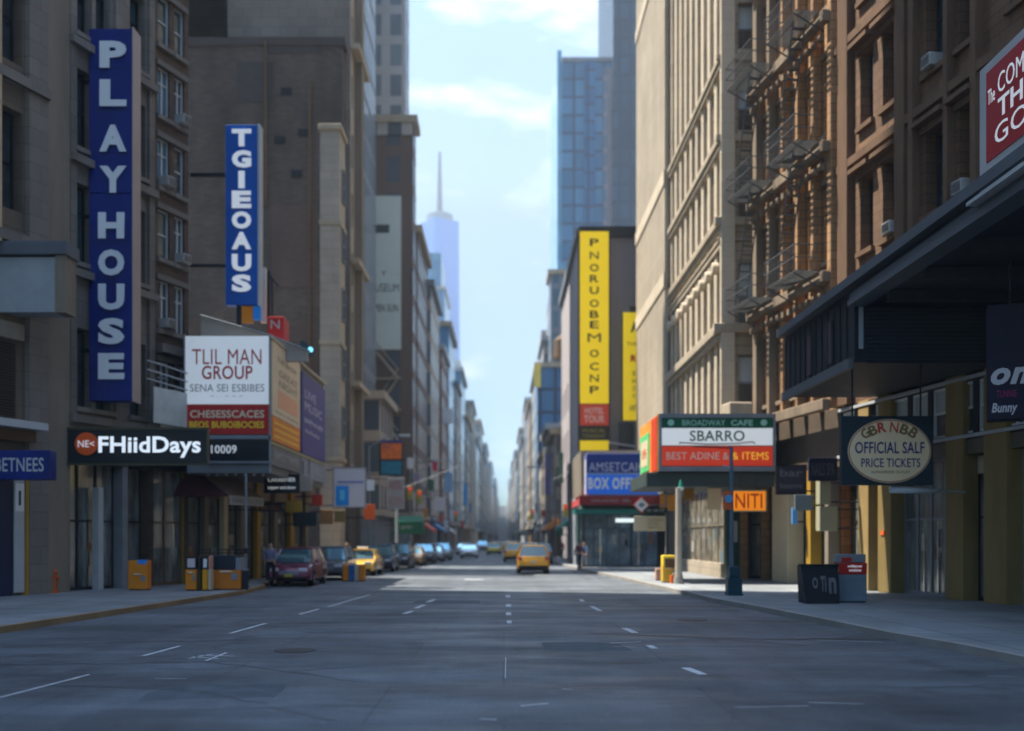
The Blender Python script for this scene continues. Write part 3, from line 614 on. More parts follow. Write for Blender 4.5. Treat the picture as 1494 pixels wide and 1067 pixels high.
t = board('advert_panel', 'advert panel, orange above and teal below, high over the left kerb', 553, 588, 642, 694, 70, dark, None, hang='left')
f70 = Fr(0, 70); MB().fb(f70, PX(556, 70), PX(586, 70), .005, .03, PZ(670, 70), PZ(647, 70)).build('orange_picture', mat('ad_orange', (.80, .17, .03), .5, .3, 3), t); MB().fb(f70, PX(556, 70), PX(586, 70), .005, .03, PZ(692, 70), PZ(673, 70)).build('teal_picture', mat('ad_teal', (.02, .20, .30), .5, .3, 3), t)
MB().fb(f70, PX(553, 70), PX(588, 70), .0, .04, PZ(646, 70), PZ(642, 70)).build('header', purple, t); tx('SALE', mat('ad_purple', (.2, .05, .15), .5, 0), f70, 70, 558, 570, 648, 654, .035, t)
board('projecting_sign', 'small orange red sign right of the white panel with a blue picture', 531, 547, 736, 758, 62, orangered, None, hang='left')
board('projecting_sign', 'tall pale grey sign with faint red lettering below the orange and teal advert', 566, 590, 697, 743, 74, mat('pale_grey_sign', (.42, .42, .43), .5), 'HOTEL\nROOMS', mat('faint_red', (.5, .2, .2), .5, 0), hang='left')
board('projecting_sign', 'small blue and white sign on the left side past the traffic signal', 648, 660, 690, 718, 120, mat('sign_skyblue', (.25, .45, .65), .5), None, hang='left')
board('projecting_sign', 'narrow red sign high on the left row of far buildings', 631, 638, 672, 688, 100, mat('sign_crimson', (.6, .03, .1), .5), None, hang='left')
board('projecting_sign', 'white square sign on the far left buildings above the white car', 633, 650, 726, 746, 105, white, None, hang='left')
board('projecting_sign', 'thin bright blue vertical sign on the far left buildings', 676, 682, 706, 738, 165, mat('sign_cyan', (.1, .4, .7), .5), None, hang='left')
board('projecting_sign', 'pale blank sign high up on the far left brown building', 646, 661, 596, 618, 130, mat('pale_sign', (.62, .65, .66), .5), None, hang='left')
t = thing('green_awning', 'boxy dark green awning over the left pavement beyond the advert panel', 'awning', (PX(596, 78), 78, PZ(780, 78)))
f78 = Fr(0, 78); MB().fb(f78, PX(575, 78), PX(617, 78), -2, 0, PZ(779, 78), PZ(761, 78)).build('awning_box', green, t, bevel=.05)
m = MB(); a, b = PX(575, 78), PX(617, 78); m.face([f78(a, 0, PZ(761, 78)), f78(b, 0, PZ(761, 78)), f78(b-.1, -2, PZ(752, 78)), f78(a, -2, PZ(752, 78))]); m.build('awning_top', green, t); tx('garden', ltgrey, f78, 78, 585, 601, 766, 773, .01, t)

# ------------------------------------------------------------------ RIGHT, near block (frames run towards the camera)
FRt = Fr(12.0, 48.0, .15, -1)
def uR(Y): return (48-Y)*1.0112
def YR(px): return 19.2/((px-CXP)/F+.15)
def cR(*px): return sorted((uR(YR(a)), uR(YR(b))) for a, b in px)
# brown sandstone house
t = thing('sandstone_building', 'dark brown sandstone building with narrow dark windows above the black canopy on the right', 'building', (15, 30, 0))
ub = uR(40.2); ue = uR(8)
c1 = cR((1255, 1274), (1288, 1312), (1350, 1382), (1399, 1424)); c1 += [(x, x+1.1) for x in (18.3, 19.9, 22.6, 24.4)]
facade(t, FRt, ub, ue, 7.2, 34, rust, c1, [(z, z+2.75) for z in (12.8, 17.5, 22.2, 26.8)], mat('dark_sash', (.03, .03, .035), .5), (glass, glass2, glass), ('hung', 'hung', 'blind', 'grid'), .5, sill=rusttrim, lintel=rusttrim)
for k, z in enumerate((11.6, 16.2, 20.9, 25.5)): MB().fb(FRt, ub, ue, .003, .28, z, z+.30).build('string_course', rusttrim, t)
for a, b in cR((1232, 1246), (1316, 1330), (1336, 1343), (1388, 1394), (1428, 1436)): MB().fb(FRt, a, b, .003, .30, 7.2, 34).build('pilaster', rusttrim, t)
for i, (a, b) in enumerate(c1[:4]):
    for z in (12.8, 17.5, 22.2): MB().fb(FRt, a-.2, b+.2, .125, .42, z+2.98, z+3.14).build('window_hood', rusttrim, t)
fshell(t, FRt, ub, ue, 20, 0, 34, rust)
# ground floor: olive pillars, glass and doors
PIL = ((1440, 1474, olive), (1384, 1410, olive), (1285, 1304, olive), (1256, 1271, mat('ochre_paint', (.30, .21, .09), .6, .2)), )
for a, b, mt in PIL:
    (u0, u1), = cR((a, b)); MB().fb(FRt, u0, u1, -.5, .12, SW, 7.2).build('pillar', mt, t, bevel=.02)
seg = cR((1232, 1256), (1271, 1285), (1304, 1384), (1410, 1440), (1474, 1600))
for i, (a, b) in enumerate(seg): shopfront(t, FRt, a, b, SW, 4.7, (1, 1, 4, 2, 3)[i], frm=(dark, dark, grey, dark, grey)[i], depth=.45, door=([0], None, [1, 2], None, [1])[i])
for z in (5.2, 7.0): MB().fb(FRt, ub, ue, .02, .16, z, z+.1).build('pale_rail', ltgrey, t)
MB().fb(FRt, ub, ue, -.4, .0, 4.7, 5.15).build('shop_fascia', mat('fascia_olive', (.12, .10, .07), .6, .2), t)
um = spread(ub, ue, 26, (ue-ub)/26-.28)
facade(t, FRt, ub, ue, 5.15, 7.2, dark, um, [(5.35, 6.95)], white, (glass, glass2, glass), ('grid', 'hung', 'blind'), .15, name='mezzanine_wall')
for a, b in cR((1212, 1228),): pass
(u0, u1), = cR((1421, 1436)); MB().fb(FRt, u0, u1, -.42, -.36, .6, 2.3).build('notice', ltgrey, t)
(u0, u1), = cR((1412, 1438)); MB().fb(FRt, u0, u1, -.42, -.34, 5.0-.9, 4.65).build('cream_light_panel', cream, t)
(u0, u1), = cR((1290, 1296)); MB().fb(FRt, u0, u1, .121, .15, 2.2, 2.35).build('sticker', orangered, t)

# orange sandstone house with fire escapes
t = thing('orange_stone_building', 'narrow orange sandstone building with balconies and fire escapes beside the limestone corner', 'building', (12.4, 44, 0))
co = spread(0.3, ub-.2, 5, .8)
facade(t, FRt, 0, ub, 7.2, 38, orangest, co, [(z, z+3.1) for z in (8.2, 13.2, 18.3, 23.4, 28.4)], dark, (glass, glass2), ('hung', 'blind'), .55, sill=orangetrim, lintel=orangetrim)
for a, b in zip([0]+[c[1]+.2 for c in co], [c[0]-.2 for c in co]+[ub]):
    if b-a > .15: MB().fb(FRt, a, b, .003, .42, 7.2, 38).build('pilaster', orangetrim if a < 3 else orangest, t, bevel=.05)
for z in (7.2, 12.2, 17.3, 22.4, 27.4): MB().fb(FRt, 0, ub, .425, .75, z-.1, z+.35).build('cornice', orangetrim, t, bevel=.04)
for z in (11.9, 17.0, 22.1): 
    for k in range(13): MB().fb(FRt, .2+k*.58, .42+k*.58, .43, .62, z-.35, z-.102).build('corbel', orangetrim, t)
fshell(t, FRt, 0, ub, 20, 0, 38, orangest)
MB().fb(FRt, 0, ub, -.4, 0, 4.9, 7.2).build('shop_fascia', mat('fascia_brown', (.10, .08, .06), .6, .2), t)
(u0, u1), = cR((1137, 1160)); MB().fb(FRt, u0, u1, -.4, .35, SW, 4.4).build('pillar', cream, t, bevel=.03)
MB().fb(FRt, u0-.25, u1+.25, -.4, .5, 4.4, 4.9).build('capital', cream, t, bevel=.05)
seg = [(0.1, u0-.05), (u1+.05, u1+1.3), (u1+1.7, u1+3.0), (u1+3.3, ub)]
for i, (a, b) in enumerate(seg): shopfront(t, FRt, a, b, SW, 4.9, 1, frm=(dark, teal, dark, dark)[i], depth=.45, door=[0] if i == 2 else None)
MB().fb(FRt, u1+1.3, u1+1.7, -.4, .1, SW, 4.9).build('pillar', gold, t); MB().fb(FRt, u1+3.0, u1+3.3, -.4, .1, SW, 4.9).build('pillar', stonepil, t)
# iron fire escapes hanging on it
def escape(fr, u0, u1, z, depth, up, parent, mt=grey):
    m = MB(); n0 = .76
    for k in range(9): m.fb(fr, u0, u1, n0+k*depth/9, n0+k*depth/9+.06, z-.04, z)
    m.fb(fr, u0, u1, n0, n0+depth, z-.12, z-.06) if False else None
    m.build('landing', mt, parent)
    m = MB()
    for zz in (.5, 1.0):
        m.cyl(fr(u0, n0+depth, z+zz), fr(u1, n0+depth, z+zz), .025, n=6); m.cyl(fr(u0, n0, z+zz), fr(u0, n0+depth, z+zz), .025, n=6); m.cyl(fr(u1, n0, z+zz), fr(u1, n0+depth, z+zz), .025, n=6)
    k = int((u1-u0)/.22)
    for i in range(k+1): a = u0+(u1-u0)*i/k; m.cyl(fr(a, n0+depth, z), fr(a, n0+depth, z+1.0), .014, n=5)
    m.build('railing', mt, parent)
    for a in (u0+.2, u1-.2): MB().cyl(fr(a, n0-.3, z-.7), fr(a, n0+depth, z-.05), .035, n=6).build('bracket', mt, parent)
    if up:
        m = MB(); a0, a1 = (u0+.5, u1-.7); 
        for s_ in (.25, .75): m.cyl(fr(a0, n0+depth*s_, z), fr(a1, n0+depth*s_, z+up), .035, n=6)
        for i in range(14): q = (i+.5)/14; m.fb(fr, a0+(a1-a0)*q-.1, a0+(a1-a0)*q+.1, n0+depth*.25, n0+depth*.75, z+up*q-.015, z+up*q+.015)
        m.build('stair', mt, parent)
for i, (a, b, lb) in enumerate(((.1, 3.1, 'far'), (4.6, 7.6, 'near'))):
    for j, z in enumerate((12.6, 17.7, 22.8)):
        e = thing('fire_escape', f'{("lowest", "middle", "highest")[j]} grey iron fire escape landing on the {("far, left", "near, right")[i]} bays of the orange sandstone front', 'fire escape', tuple(FRt(a, 0, z)), 0, 'iron fire escapes on the orange stone building')
        escape(FRt, a, b, z, 1.0, 4.9 if j < 2 else 0, e, mat('pale_iron', (.10, .105, .105), .55, .2))
t = thing('stone_balcony', 'pale stone balcony end with a rounded bracket at the corner next to the limestone building', 'balcony', tuple(FRt(0, 0, 7.5)))
MB().fb(FRt, -.1, 1.0, .76, 1.9, 7.5, 8.3).build('parapet', limeband, t, bevel=.08); MB().fb(FRt, 0, .8, .76, 1.4, 6.6, 7.5).build('console', limeband, t, bevel=.15)

# black metal canopy with its deep box
t = thing('metal_canopy', 'huge black metal canopy with a corrugated box end projecting over the right pavement', 'canopy', (12, 28, 7.2))
XC = 10.2; cbl = mat('canopy_black', (.014, .019, .026), .55, .45, 1.2)
MB().box(XC, 15.2, 30, 37.3, 7.2, 9.35).build('canopy_box', cbl, t)
m = MB()
for k in range(17): m.fb(Fr(XC, 30), .35, 4.9, .003, .035, 7.3+k*.12, 7.36+k*.12)
m.build('corrugated_face', mat('canopy_blue_black', (.020, .032, .045), .45, .2), t)
fc = Fr(XC, 37.3, 0, -1)
m = MB()
for k in range(12): m.fb(fc, .1+k*.6, .16+k*.6, .003, .03, 7.35, 9.2)
m.build('panel_joints', dark, t)
for a, b in ((3.0, 3.35), (5.2, 5.5)): MB().fb(fc, a, b, .003, .08, 7.5, 8.8).build('worn_panel', mat('worn_panel', (.07, .045, .05), .6, .3), t)
MB().fb(fc, 0, 7.3, .003, .14, 7.05, 7.35).build('bottom_rail', mat('rail_grey', (.10, .115, .13), .5, .2), t)
MB().fb(Fr(XC, 30), .12, .25, .04, .12, 7.6, 9.1).build('light_strip', mat('strip_light_grey', (.30, .34, .38), .4, .1), t)
MB().fb(Fr(XC, 30), .0, .35, .003, .10, 7.2, 9.35).build('corner_post', cbl, t)
MB().box(XC+.3, 15.6, 12, 30, 8.85, 9.0).build('canopy_ceiling', cbl, t)
for i in range(7): y = 13+i*2.5; MB().box(XC+.3, 15.5, y, y+.2, 8.55, 8.845).build('ceiling_beam', cbl, t)
for i, (z0, z1, n, mt) in enumerate(((9.36, 9.62, .30, 'rail_slate'), (9.02, 9.2, .14, 'rail_slate'), (8.82, 8.98, .22, 'rail_slate'), (9.2, 9.36, .02, 'rail_dark'))):
    MB().box(XC-n, XC+.3, 12, 37.3 if i == 0 else 29.9, z0, z1).build('edge_rail', mat(mt, (.085, .10, .12) if mt == 'rail_slate' else (.02, .03, .04), .5, .2), t)
for y in (14, 18, 22, 26): MB().cyl((XC+.1, y, 9.5), (15-.15*(y-28)-.1, y, 12.2), .04, n=6).build('stay_rod', dark, t)

# signs hung on the right
fR = Fr(10.0, 21.6, 0, -1)
t = thing('roof_sign', 'red sign with white capitals and a pale border standing on the black canopy edge', 'sign', (10, 20, 9.3))
MB().fb(fR, 0, 6, -.15, 0, 9.32, 11.9).build('border', mat('border_grey', (.42, .42, .43), .6, .1), t)
MB().fb(fR, .33, 5.8, .003, .02, 9.85, 11.7).build('red_board', mat('sign_red', (.42, .012, .02), .5, .1), t)
for s, z, a in (('COMMON BAKERY', 11.05, .85), ('THURSDAY', 10.55, .85), ('GOURMET', 10.05, .72)): text(s, wtx, fR, a, 4.9, z, z+.40, .025, t, bold=.02)
text('The', wtx, fR, .42, .72, 11.0, 11.3, .025, t)
MB().box(9.8, 10.05, 15.6, 21.8, 9.12, 9.2).build('rail', ltgrey, t)
t = thing('hanging_banner', 'dark navy box sign with white brush script hanging at the right edge', 'sign', (11.8, 23, 4.8))
fo = Fr(PX(1440, 24), 24, 1.0, -.42)
MB().fb(fo, 0, 2.6, -.5, 0, PZ(614, 24), PZ(445, 24)).build('sign_box', mat('banner_navy', (.005, .006, .022), .55, .15), t, bevel=.03)
text('omi', mat('script_white', (.48, .48, .52), .5, 0), fo, .08, 1.35, PZ(563, 24), PZ(530, 24), .01, t, bold=.04, shear=.3); text('TUNNIE', mat('magenta', (.30, .02, .12), .5, 0), fo, .2, .62, PZ(581, 24), PZ(571, 24), .01, t)
text('Bunny', mat('script_white', (.48, .48, .52), .5, 0), fo, .1, .64, PZ(607, 24), PZ(589, 24), .01, t, bold=.03, shear=.2)
for u in (.5, 2): MB().cyl(fo(u, -.25, PZ(445, 24)), fo(u, -.25, 8.6), .03, n=6).build('hanger', dark, t)

Yo = 30.0; fo = Fr(0, Yo)
t = thing('ticket_sign', 'square dark hanging sign with a cream oval and navy ticket lettering', 'sign', (PX(1295, Yo), Yo, PZ(708, Yo)))
MB().fb(fo, PX(1228, Yo), PX(1362, Yo), -.22, 0, PZ(708, Yo), PZ(607, Yo)).build('board', mat('sign_slate', (.018, .032, .042), .5, .1), t, bevel=.02)
def ell(rx, ry, n0, n1, mt, nm, k=48):
    cx, cz = PX(1297.5, Yo), PZ(658.5, Yo)
    MB().prism([(cx+rx*math.cos(2*math.pi*i/k), cz+ry*math.sin(2*math.pi*i/k)) for i in range(k)], fo, n0, n1).build(nm, mt, t)
ell(1.215, .935, .003, .02, cream, 'oval_rim'); ell(1.19, .91, .021, .024, mat('rim_red', (.42, .06, .03), .5, 0), 'oval_line'); ell(1.165, .885, .025, .03, mat('oval_cream', (.86, .66, .40), .6, .08), 'oval')
nv = mat('letters_navy', (.015, .022, .16), .5, 0)
tx('OFFICIAL SALF', nv, fo, Yo, 1247, 1348, 645, 662, .032, t, bold=.012); tx('PRICE TICKETS', nv, fo, Yo, 1256, 1342, 669, 682, .032, t, bold=.008); tx('AUTHORIZED OUTLET', mat('tiny_brown', (.2, .12, .08), .5, 0), fo, Yo, 1270, 1327, 687, 691, .032, t)
lb = mat('letter_brown', (.24, .15, .06), .5, 0); lr = mat('letter_red', (.60, .04, .03), .5, 0)
for ch, px, py, a, mt in (('G', 1262, 633, 42, lb), ('B', 1273, 628, 26, lb), ('R', 1286, 624, 10, lr), ('N', 1304, 624, -8, lr), ('B', 1319, 627, -22, lb), ('B', 1332, 632, -38, lb)):
    l = text(ch, mt, Fr(0, 0), -.12, .12, -.15, .15, .0, t, 'letter', bold=.03)
    off = Vector(t.location); c = Vector((PX(px, Yo), Yo-.032, PZ(py, Yo))); r_ = Matrix.Rotation(R(-a), 4, 'Y')
    for v in l.data.vertices: v.co = r_ @ (v.co+off) + c - off
for px in (1245, 1345): MB().cyl((PX(px, Yo), Yo+.1, PZ(607, Yo)), (PX(px, Yo), Yo+.1, 7.3), .03, n=6).build('hanger', dark, t)
t = thing('tube_lamp', 'white metal tube lamp bracket just below the ticket sign', 'lamp', (PX(1330, 30.3), 30.3, 3.4))
m = MB().cyl((PX(1297, 30.3), 30.2, PZ(715, 30.3)), (PX(1366, 30.3), 30.3, PZ(716, 30.3)), .10, n=10); m.build('tube', mat('tube_white', (.55, .58, .62), .35, .05), t, smooth=True)
MB().cyl((PX(1366, 30.3), 30.3, PZ(716, 30.3)), (PX(1405, 31.5), 31.4, PZ(716, 30.3)), .04, n=8).build('arm', ltgrey, t)

# corner marquee (green, white, red)
Yb = 44.0; fb = Fr(0, Yb)
t = thing('corner_marquee', 'restaurant marquee with green, white and red bands on the sunny right corner', 'marquee', (PX(1045, Yb), Yb+2, PZ(710, Yb)))
a, b = PX(961, Yb), PX(1131, Yb)
MB().box(a+.06, b-.04, Yb+.05, 49.6, PZ(688, Yb), PZ(605, Yb)).build('marquee_body', mat('marquee_dark', (.05, .05, .055), .5), t)
MB().box(a-.5, b, Yb+.15, 49.8, PZ(710, Yb), PZ(689, Yb)).build('soffit', mat('soffit_green_grey', (.045, .062, .058), .6, .2), t, bevel=.03)
bw = mat('board_bright', (.78, .80, .80), .5, .03, emit=.14)  # white band made to glow faintly so it stays bright in shade
for nm, mt, q0, q1 in (('green_band', green, 610, 624.5), ('white_band', bw, 625, 650), ('red_band', mat('band_red', (.66, .05, .02), .5, .06, emit=.12), 651.5, 680)): MB().fb(fb, a+.12, b-.12, -.02, .05, PZ(q1, Yb), PZ(q0, Yb)).build(nm, mt, t)  # red band has an added glow too, brighter than its paint alone
m = MB()
for q in ((961, 1131, 610, 604), (961, 1131, 688, 681), (961, 965, 681, 610), (1127.5, 1131, 681, 610)): m.fb(fb, PX(q[0], Yb), PX(q[1], Yb), -.05, .10, PZ(q[2], Yb), PZ(q[3], Yb))
m.build('frame', grey, t)
mint = mat('mint', (.35, .62, .50), .5, 0); dg = mat('deep_green_letters', (.012, .10, .08), .5, 0)
tx('BROADWAY', mint, fb, Yb, 995, 1058, 613, 621.5, .055, t, bold=.03); tx('CAFE', mint, fb, Yb, 1066, 1098, 613, 621.5, .055, t, bold=.03)
for px in (978.5, 1114): c = fb(PX(px, Yb), .05, PZ(617, Yb)); MB().cyl(c, c+Vector((0, -.012, 0)), .14, n=16).build('round_mark', mint, t)
tx('SBARRO', dg, fb, Yb, 1006, 1086, 628.5, 644, .055, t, bold=.012)
tx('BEST ADINE &', mat('letters_cream', (.85, .70, .55), .5, 0), fb, Yb, 972, 1063, 660, 671, .055, t, bold=.02); tx('& ITEMS', mat('letters_amber', (.95, .55, .04), .5, 0, emit=.15), fb, Yb, 1068, 1121, 660, 671, .055, t, bold=.02)  # amber letters glow a little, added for contrast on the red
m = MB(); P = [(992, 648), (991, 646), (1030, 648.5), (1075, 647.5), (1098, 645), (1101, 648)]
for p, q in zip(P, P[1:]): m.cyl(fb(PX(p[0], Yb), .07, PZ(p[1], Yb)), fb(PX(q[0], Yb), .07, PZ(q[1], Yb)), .022, n=6)
m.build('swash_line', dark, t)
fl = Fr(a, 49.6, 0, -1)
MB().fb(fl, 0, 5.6, -.02, .05, PZ(688, Yb), PZ(605, Yb)).build('side_poster', mat('side_orange', (.80, .30, .05), .5, .35, .9), t)
MB().fb(fl, 3.9, 5.5, .051, .08, PZ(686, Yb), PZ(607, Yb)).build('side_red', mat('side_red', (.62, .06, .02), .5, .2, 1), t)
MB().fb(fl, .25, 3.2, .051, .08, PZ(681, Yb), PZ(622, Yb)).build('side_green', mat('side_green', (.12, .55, .20), .5, .3, .9), t)
MB().fb(fl, .6, 2.7, .081, .09, PZ(672, Yb), PZ(632, Yb)).build('side_cream', mat('side_cream', (.72, .55, .38), .5, .15), t); text('OPEN', mat('side_ink', (.6, .12, .06), .5, 0), fl, .9, 2.5, PZ(660, Yb), PZ(645, Yb), .092, t, bold=.03)

# ------------------------------------------------------------------ limestone corner building
t = thing('limestone_building', 'tall limestone corner building with heavy cornices and pilasters above the green, white and red marquee', 'building', (10.6, 49, 0))
XF = 10.6; YN = 48.9; fcam = Fr(XF, YN)
rows = [(PZ(p1, YN), PZ(p0, YN)) for p0, p1 in ((518, 596), (382, 478), (240, 319), (121, 192), (4, 74))]
wc_ = (PX(1077, YN)-XF, PX(1104, YN)-XF)
rows = sorted(rows)+[(rows[4][1]+1.4+3.8*k, rows[4][1]+4.0+3.8*k) for k in range(4)]
facade(t, fcam, 0, 12, 6.4, 62, brick('limestone_coursed', (.30, .245, .175), (.34, .28, .20), (.18, .145, .11), 3.0, .45, .03), [wc_, (3.6, 4.6)], rows, grey, (glass, glass2), ('blind', 'blind', 'hung'), .35, name='camera_side_wall', sill=limeband)
fst = Fr(XF, 64, 0, -1)
nb = 9; pw = 15.1/nb; cs = [(i*pw+.42, (i+1)*pw-.42) for i in range(nb)]
facade(t, fst, 0, 15.1, 6.4, 62, limest, cs, [(r0, r1) for r0, r1 in rows], dark, (glass, glass2), ('hung',), .6, name='street_wall')
for i in range(nb+1):
    u = i*pw; MB().fb(fst, max(0, u-.26), min(15.1, u+.26), .003, .20, 6.4, 60).build('pilaster', palelime, t, bevel=.05)
for py, h_, d_ in ((487, .45, .34), (330, .38, .28), (208, .34, .22), (90, .3, .2), (352, .16, .14)):
    z = PZ(py, YN)
    m = MB(); m.fb(fst, 0, 15.1, .205, .21+d_, z, z+h_); m.fb(fst, 0, 15.1, .205, .21+d_*.55, z-.28, z-.004); m.build('cornice', limeband, t, bevel=.04)
    MB().fb(fcam, -.33-d_, 12, .003, d_, z, z+h_).build('cornice', limeband, t, bevel=.04)
z = PZ(395, YN)
for i in range(nb): m = MB(); m.cyl(fst(i*pw+pw/2, .2, z+.3), fst(i*pw+pw/2, .55, z+.3), .3, n=10); m.build('carved_roundel', palelime, t, bevel=.06)
MB().fb(fcam, -.33, .35, .003, .3, 6.4, 61).build('corner_quoin', palelime, t, bevel=.05)
shell(t, XF, XF+22, YN, 64, 62, limest, skip='ws')
MB().fb(fst, 0, 15.1, -.6, .05, 4.6, 6.4).build('shop_fascia', mat('fascia_tan', (.30, .25, .18), .7, .2), t); MB().fb(fcam, 0, 8, -.6, .05, 4.6, 6.4).build('shop_fascia', cream, t)
# corner shop: glazing both ways, green door panel
shopfront(t, fst, 2, 14.0, SW, 4.6, 8, gl=mat('sunlit_shop_glass', (.20, .18, .14), .15, .8, 1.2), frm=mat('bronze', (.20, .17, .12), .4), depth=.15)  # warmer, paler copy of the shop glass, sunlight put into its colour
MB().fb(fst, 2, 14.0, -.2, .06, SW, .85).build('stall_riser', limest, t)
MB().fb(fcam, .0, .62, -.5, .05, SW, 4.6).build('green_panel', mat('door_green', (.006, .05, .03), .4, .1), t); MB().fb(fcam, .12, .50, .051, .08, 1.9, 2.9).build('notice', ltgrey, t)
for i, (a, b, mt) in enumerate(((.62, 1.0, orangest), (1.0, 1.2, dark), (2.2, 2.45, dark), (3.0, 3.2, limest))): MB().fb(fcam, a, b, -.4, .04, SW, 4.6).build('pillar', mt, t)
shopfront(t, fcam, 1.2, 2.2, SW, 4.0, 1, depth=.4, door=[0]); shopfront(t, fcam, 2.45, 3.0, SW, 4.0, 1, gl=mat('pale_shop_glass', (.30, .34, .30), .15, .4), depth=.3)
MB().fb(fcam, .62, 4, -.3, .02, 4.0, 4.6).build('transom_panel', mat('transom', (.12, .10, .08), .6, .5, 2), t)

# ribbed pale tower behind it
t = thing('ribbed_building', 'very tall pale ribbed building between the limestone building and the yellow signs', 'building', (10.6, 73, 0))
XQ = 10.4; fq = Fr(XQ, 79, 0, -1)
MB().fb(fq, 0, 14.0, -.3, 0, 0, 66).build('wall', mat('rib_gap_shade', (.13, .105, .08), .8), t)  # wall between ribs darkened, its colour supplies the missing shade
for i in range(20):
    u = .1+i*.7; MB().fb(fq, u, u+.42, .003, .22, 5, 66).build('rib', palelime, t)
for z in (18, 24.5, 40, 52): MB().fb(fq, 0, 14.0, .223, .30, z, z+.9).build('band', palelime, t)
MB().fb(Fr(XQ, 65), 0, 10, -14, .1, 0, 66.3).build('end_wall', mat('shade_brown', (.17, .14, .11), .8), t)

# grey block with yellow signs
t = thing('grey_block', 'plain grey rendered building carrying the yellow vertical signs', 'building', (6, 82, 0))
x0 = PX(845, 82); h = PZ(338, 82)
fk = Fr(x0, 82)
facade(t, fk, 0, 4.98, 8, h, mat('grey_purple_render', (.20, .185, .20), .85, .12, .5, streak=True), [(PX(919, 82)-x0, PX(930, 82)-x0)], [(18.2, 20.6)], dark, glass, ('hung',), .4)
fk2 = Fr(x0, 107, 0, -1)
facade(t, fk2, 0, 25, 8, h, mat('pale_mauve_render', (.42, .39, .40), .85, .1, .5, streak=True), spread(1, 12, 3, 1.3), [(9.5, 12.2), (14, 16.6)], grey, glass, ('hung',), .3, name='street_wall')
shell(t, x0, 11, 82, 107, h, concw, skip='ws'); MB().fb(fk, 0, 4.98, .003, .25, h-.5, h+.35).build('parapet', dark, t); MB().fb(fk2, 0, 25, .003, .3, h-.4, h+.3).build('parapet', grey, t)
MB().box(x0+.02, XQ, 82.02, 107, 0, 8).build('base', concw, t)

# ticket office shop in front of it
t = thing('ticket_office', 'low glass fronted ticket office under the blue marquee on the far right corner', 'building', (8, 69, 0))
xo = PX(848, 69); ft = Fr(xo, 69); Wd = 10.35-xo; ft2 = Fr(xo, 82, 0, -1)
MB().fb(ft, 0, Wd, -12.9, -6, SW, 5.0).build('inner_wall', ltgrey, t); MB().box(xo, 10.35, 69.3, 81.98, 5.0, 8.0).build('upper_wall', stonepil, t)
shopfront(t, ft, 0, Wd, SW, 3.7, 6, gl=mat('pale_blue_glass', (.14, .20, .24), .1, .8, 1.0), frm=mat('frame_blue', (.06, .10, .16), .4), depth=.2, door=[1, 4])
shopfront(t, ft2, 0.2, 12.8, SW, 3.7, 6, gl=mat('pale_blue_glass', (.14, .20, .24), .1, .8, 1.0), frm=grey, depth=.2)
MB().fb(ft, -.5, Wd-1.4, -.4, .9, 3.7, 4.0).build('green_awning_edge', mat('awning_teal', (.01, .22, .17), .6), t)
m = MB(); m.face([ft(-.3, .9, 4.0), ft(Wd-1.4, .9, 4.0), ft(Wd-1.6, -.3, 4.9), ft(.1, -.3, 4.9)]); m.build('awning_slope', mat('awning_dark', (.02, .05, .04), .7, .3), t)
MB().fb(ft, -.25, -.05, .0, .2, SW, 3.7).build('pillar', green, t)
MB().fb(ft, 2.3, 3.6, .02, .06, 3.15, 3.4).build('lit_sign', mat('lit_pale', (.8, .9, .9), .4, 0, emit=.35), t)
m = MB()
for i in range(9): m.fb(ft, .3+i*.5, .34+i*.5, -.1, .02, 4.95, 5.5)
for z in (4.95, 5.2, 5.46): m.fb(ft, .3, 4.4, .021, .04, z, z+.035)
m.build('lattice_window', ltgrey, t)

Yk = 68.0; f6 = Fr(0, Yk)
t = thing('ticket_marquee', 'blue marquee in two bands of white letters over a dark red fascia', 'marquee', (PX(905, Yk), Yk+1, 5))
a, b = PX(856, Yk), 10.3
MB().box(a+.05, b, Yk+.05, 79.5, PZ(737, Yk), PZ(661, Yk)).build('marquee_body', mat('body_lilac', (.32, .33, .45), .6), t)
MB().fb(f6, a, b, -.02, .04, PZ(690, Yk), PZ(663, Yk)).build('upper_board', mat('board_navy', (.006, .035, .26), .4, .05), t)
MB().fb(f6, a, b, -.02, .04, PZ(721, Yk), PZ(693, Yk)).build('lower_board', mat('board_blue', (.008, .12, .60), .4, .05, emit=.12), t)  # lower blue board brightened by an added faint glow
MB().fb(f6, a, b, -.02, .06, PZ(693, Yk), PZ(690, Yk)).build('trim', mat('trim_lilac', (.25, .35, .65), .5), t)
MB().fb(f6, a-.5, b, -.1, .25, PZ(737, Yk), PZ(724, Yk)).build('red_fascia', mat('fascia_red', (.26, .015, .02), .5, .1), t); tx('SHOWS AND EVENTS', ltgrey, f6, Yk, 862, 902, 729, 733, .26, t); tx('OPEN', ltgrey, f6, Yk, 907, 918, 729, 733, .26, t)
tx('AMSETCAION', mat('letters_lilac', (.50, .55, .72), .5, 0), f6, Yk, 859, 954, 675, 688, .05, t, bold=.03); tx('BOX OFFICE', mat('letters_white2', (.85, .88, .90), .5, 0), f6, Yk, 858, 941, 697, 714, .05, t, bold=.04)
f62 = Fr(a, 79.5, 0, -1); MB().fb(f62, 0, 11.4, .0, .05, PZ(721, Yk), PZ(663, Yk)).build('side_board', mat('side_white', (.62, .60, .68), .5, .1), t); MB().fb(f62, 0, 11.4, .051, .08, PZ(668, Yk), PZ(663, Yk)).build('side_stripe', mat('side_lilac', (.22, .22, .55), .5), t)
MB().fb(f62, 0, 11.4, .0, .4, PZ(736, Yk), PZ(726, Yk)).build('red_fascia', mat('fascia_pink', (.5, .08, .08), .5, .1), t)
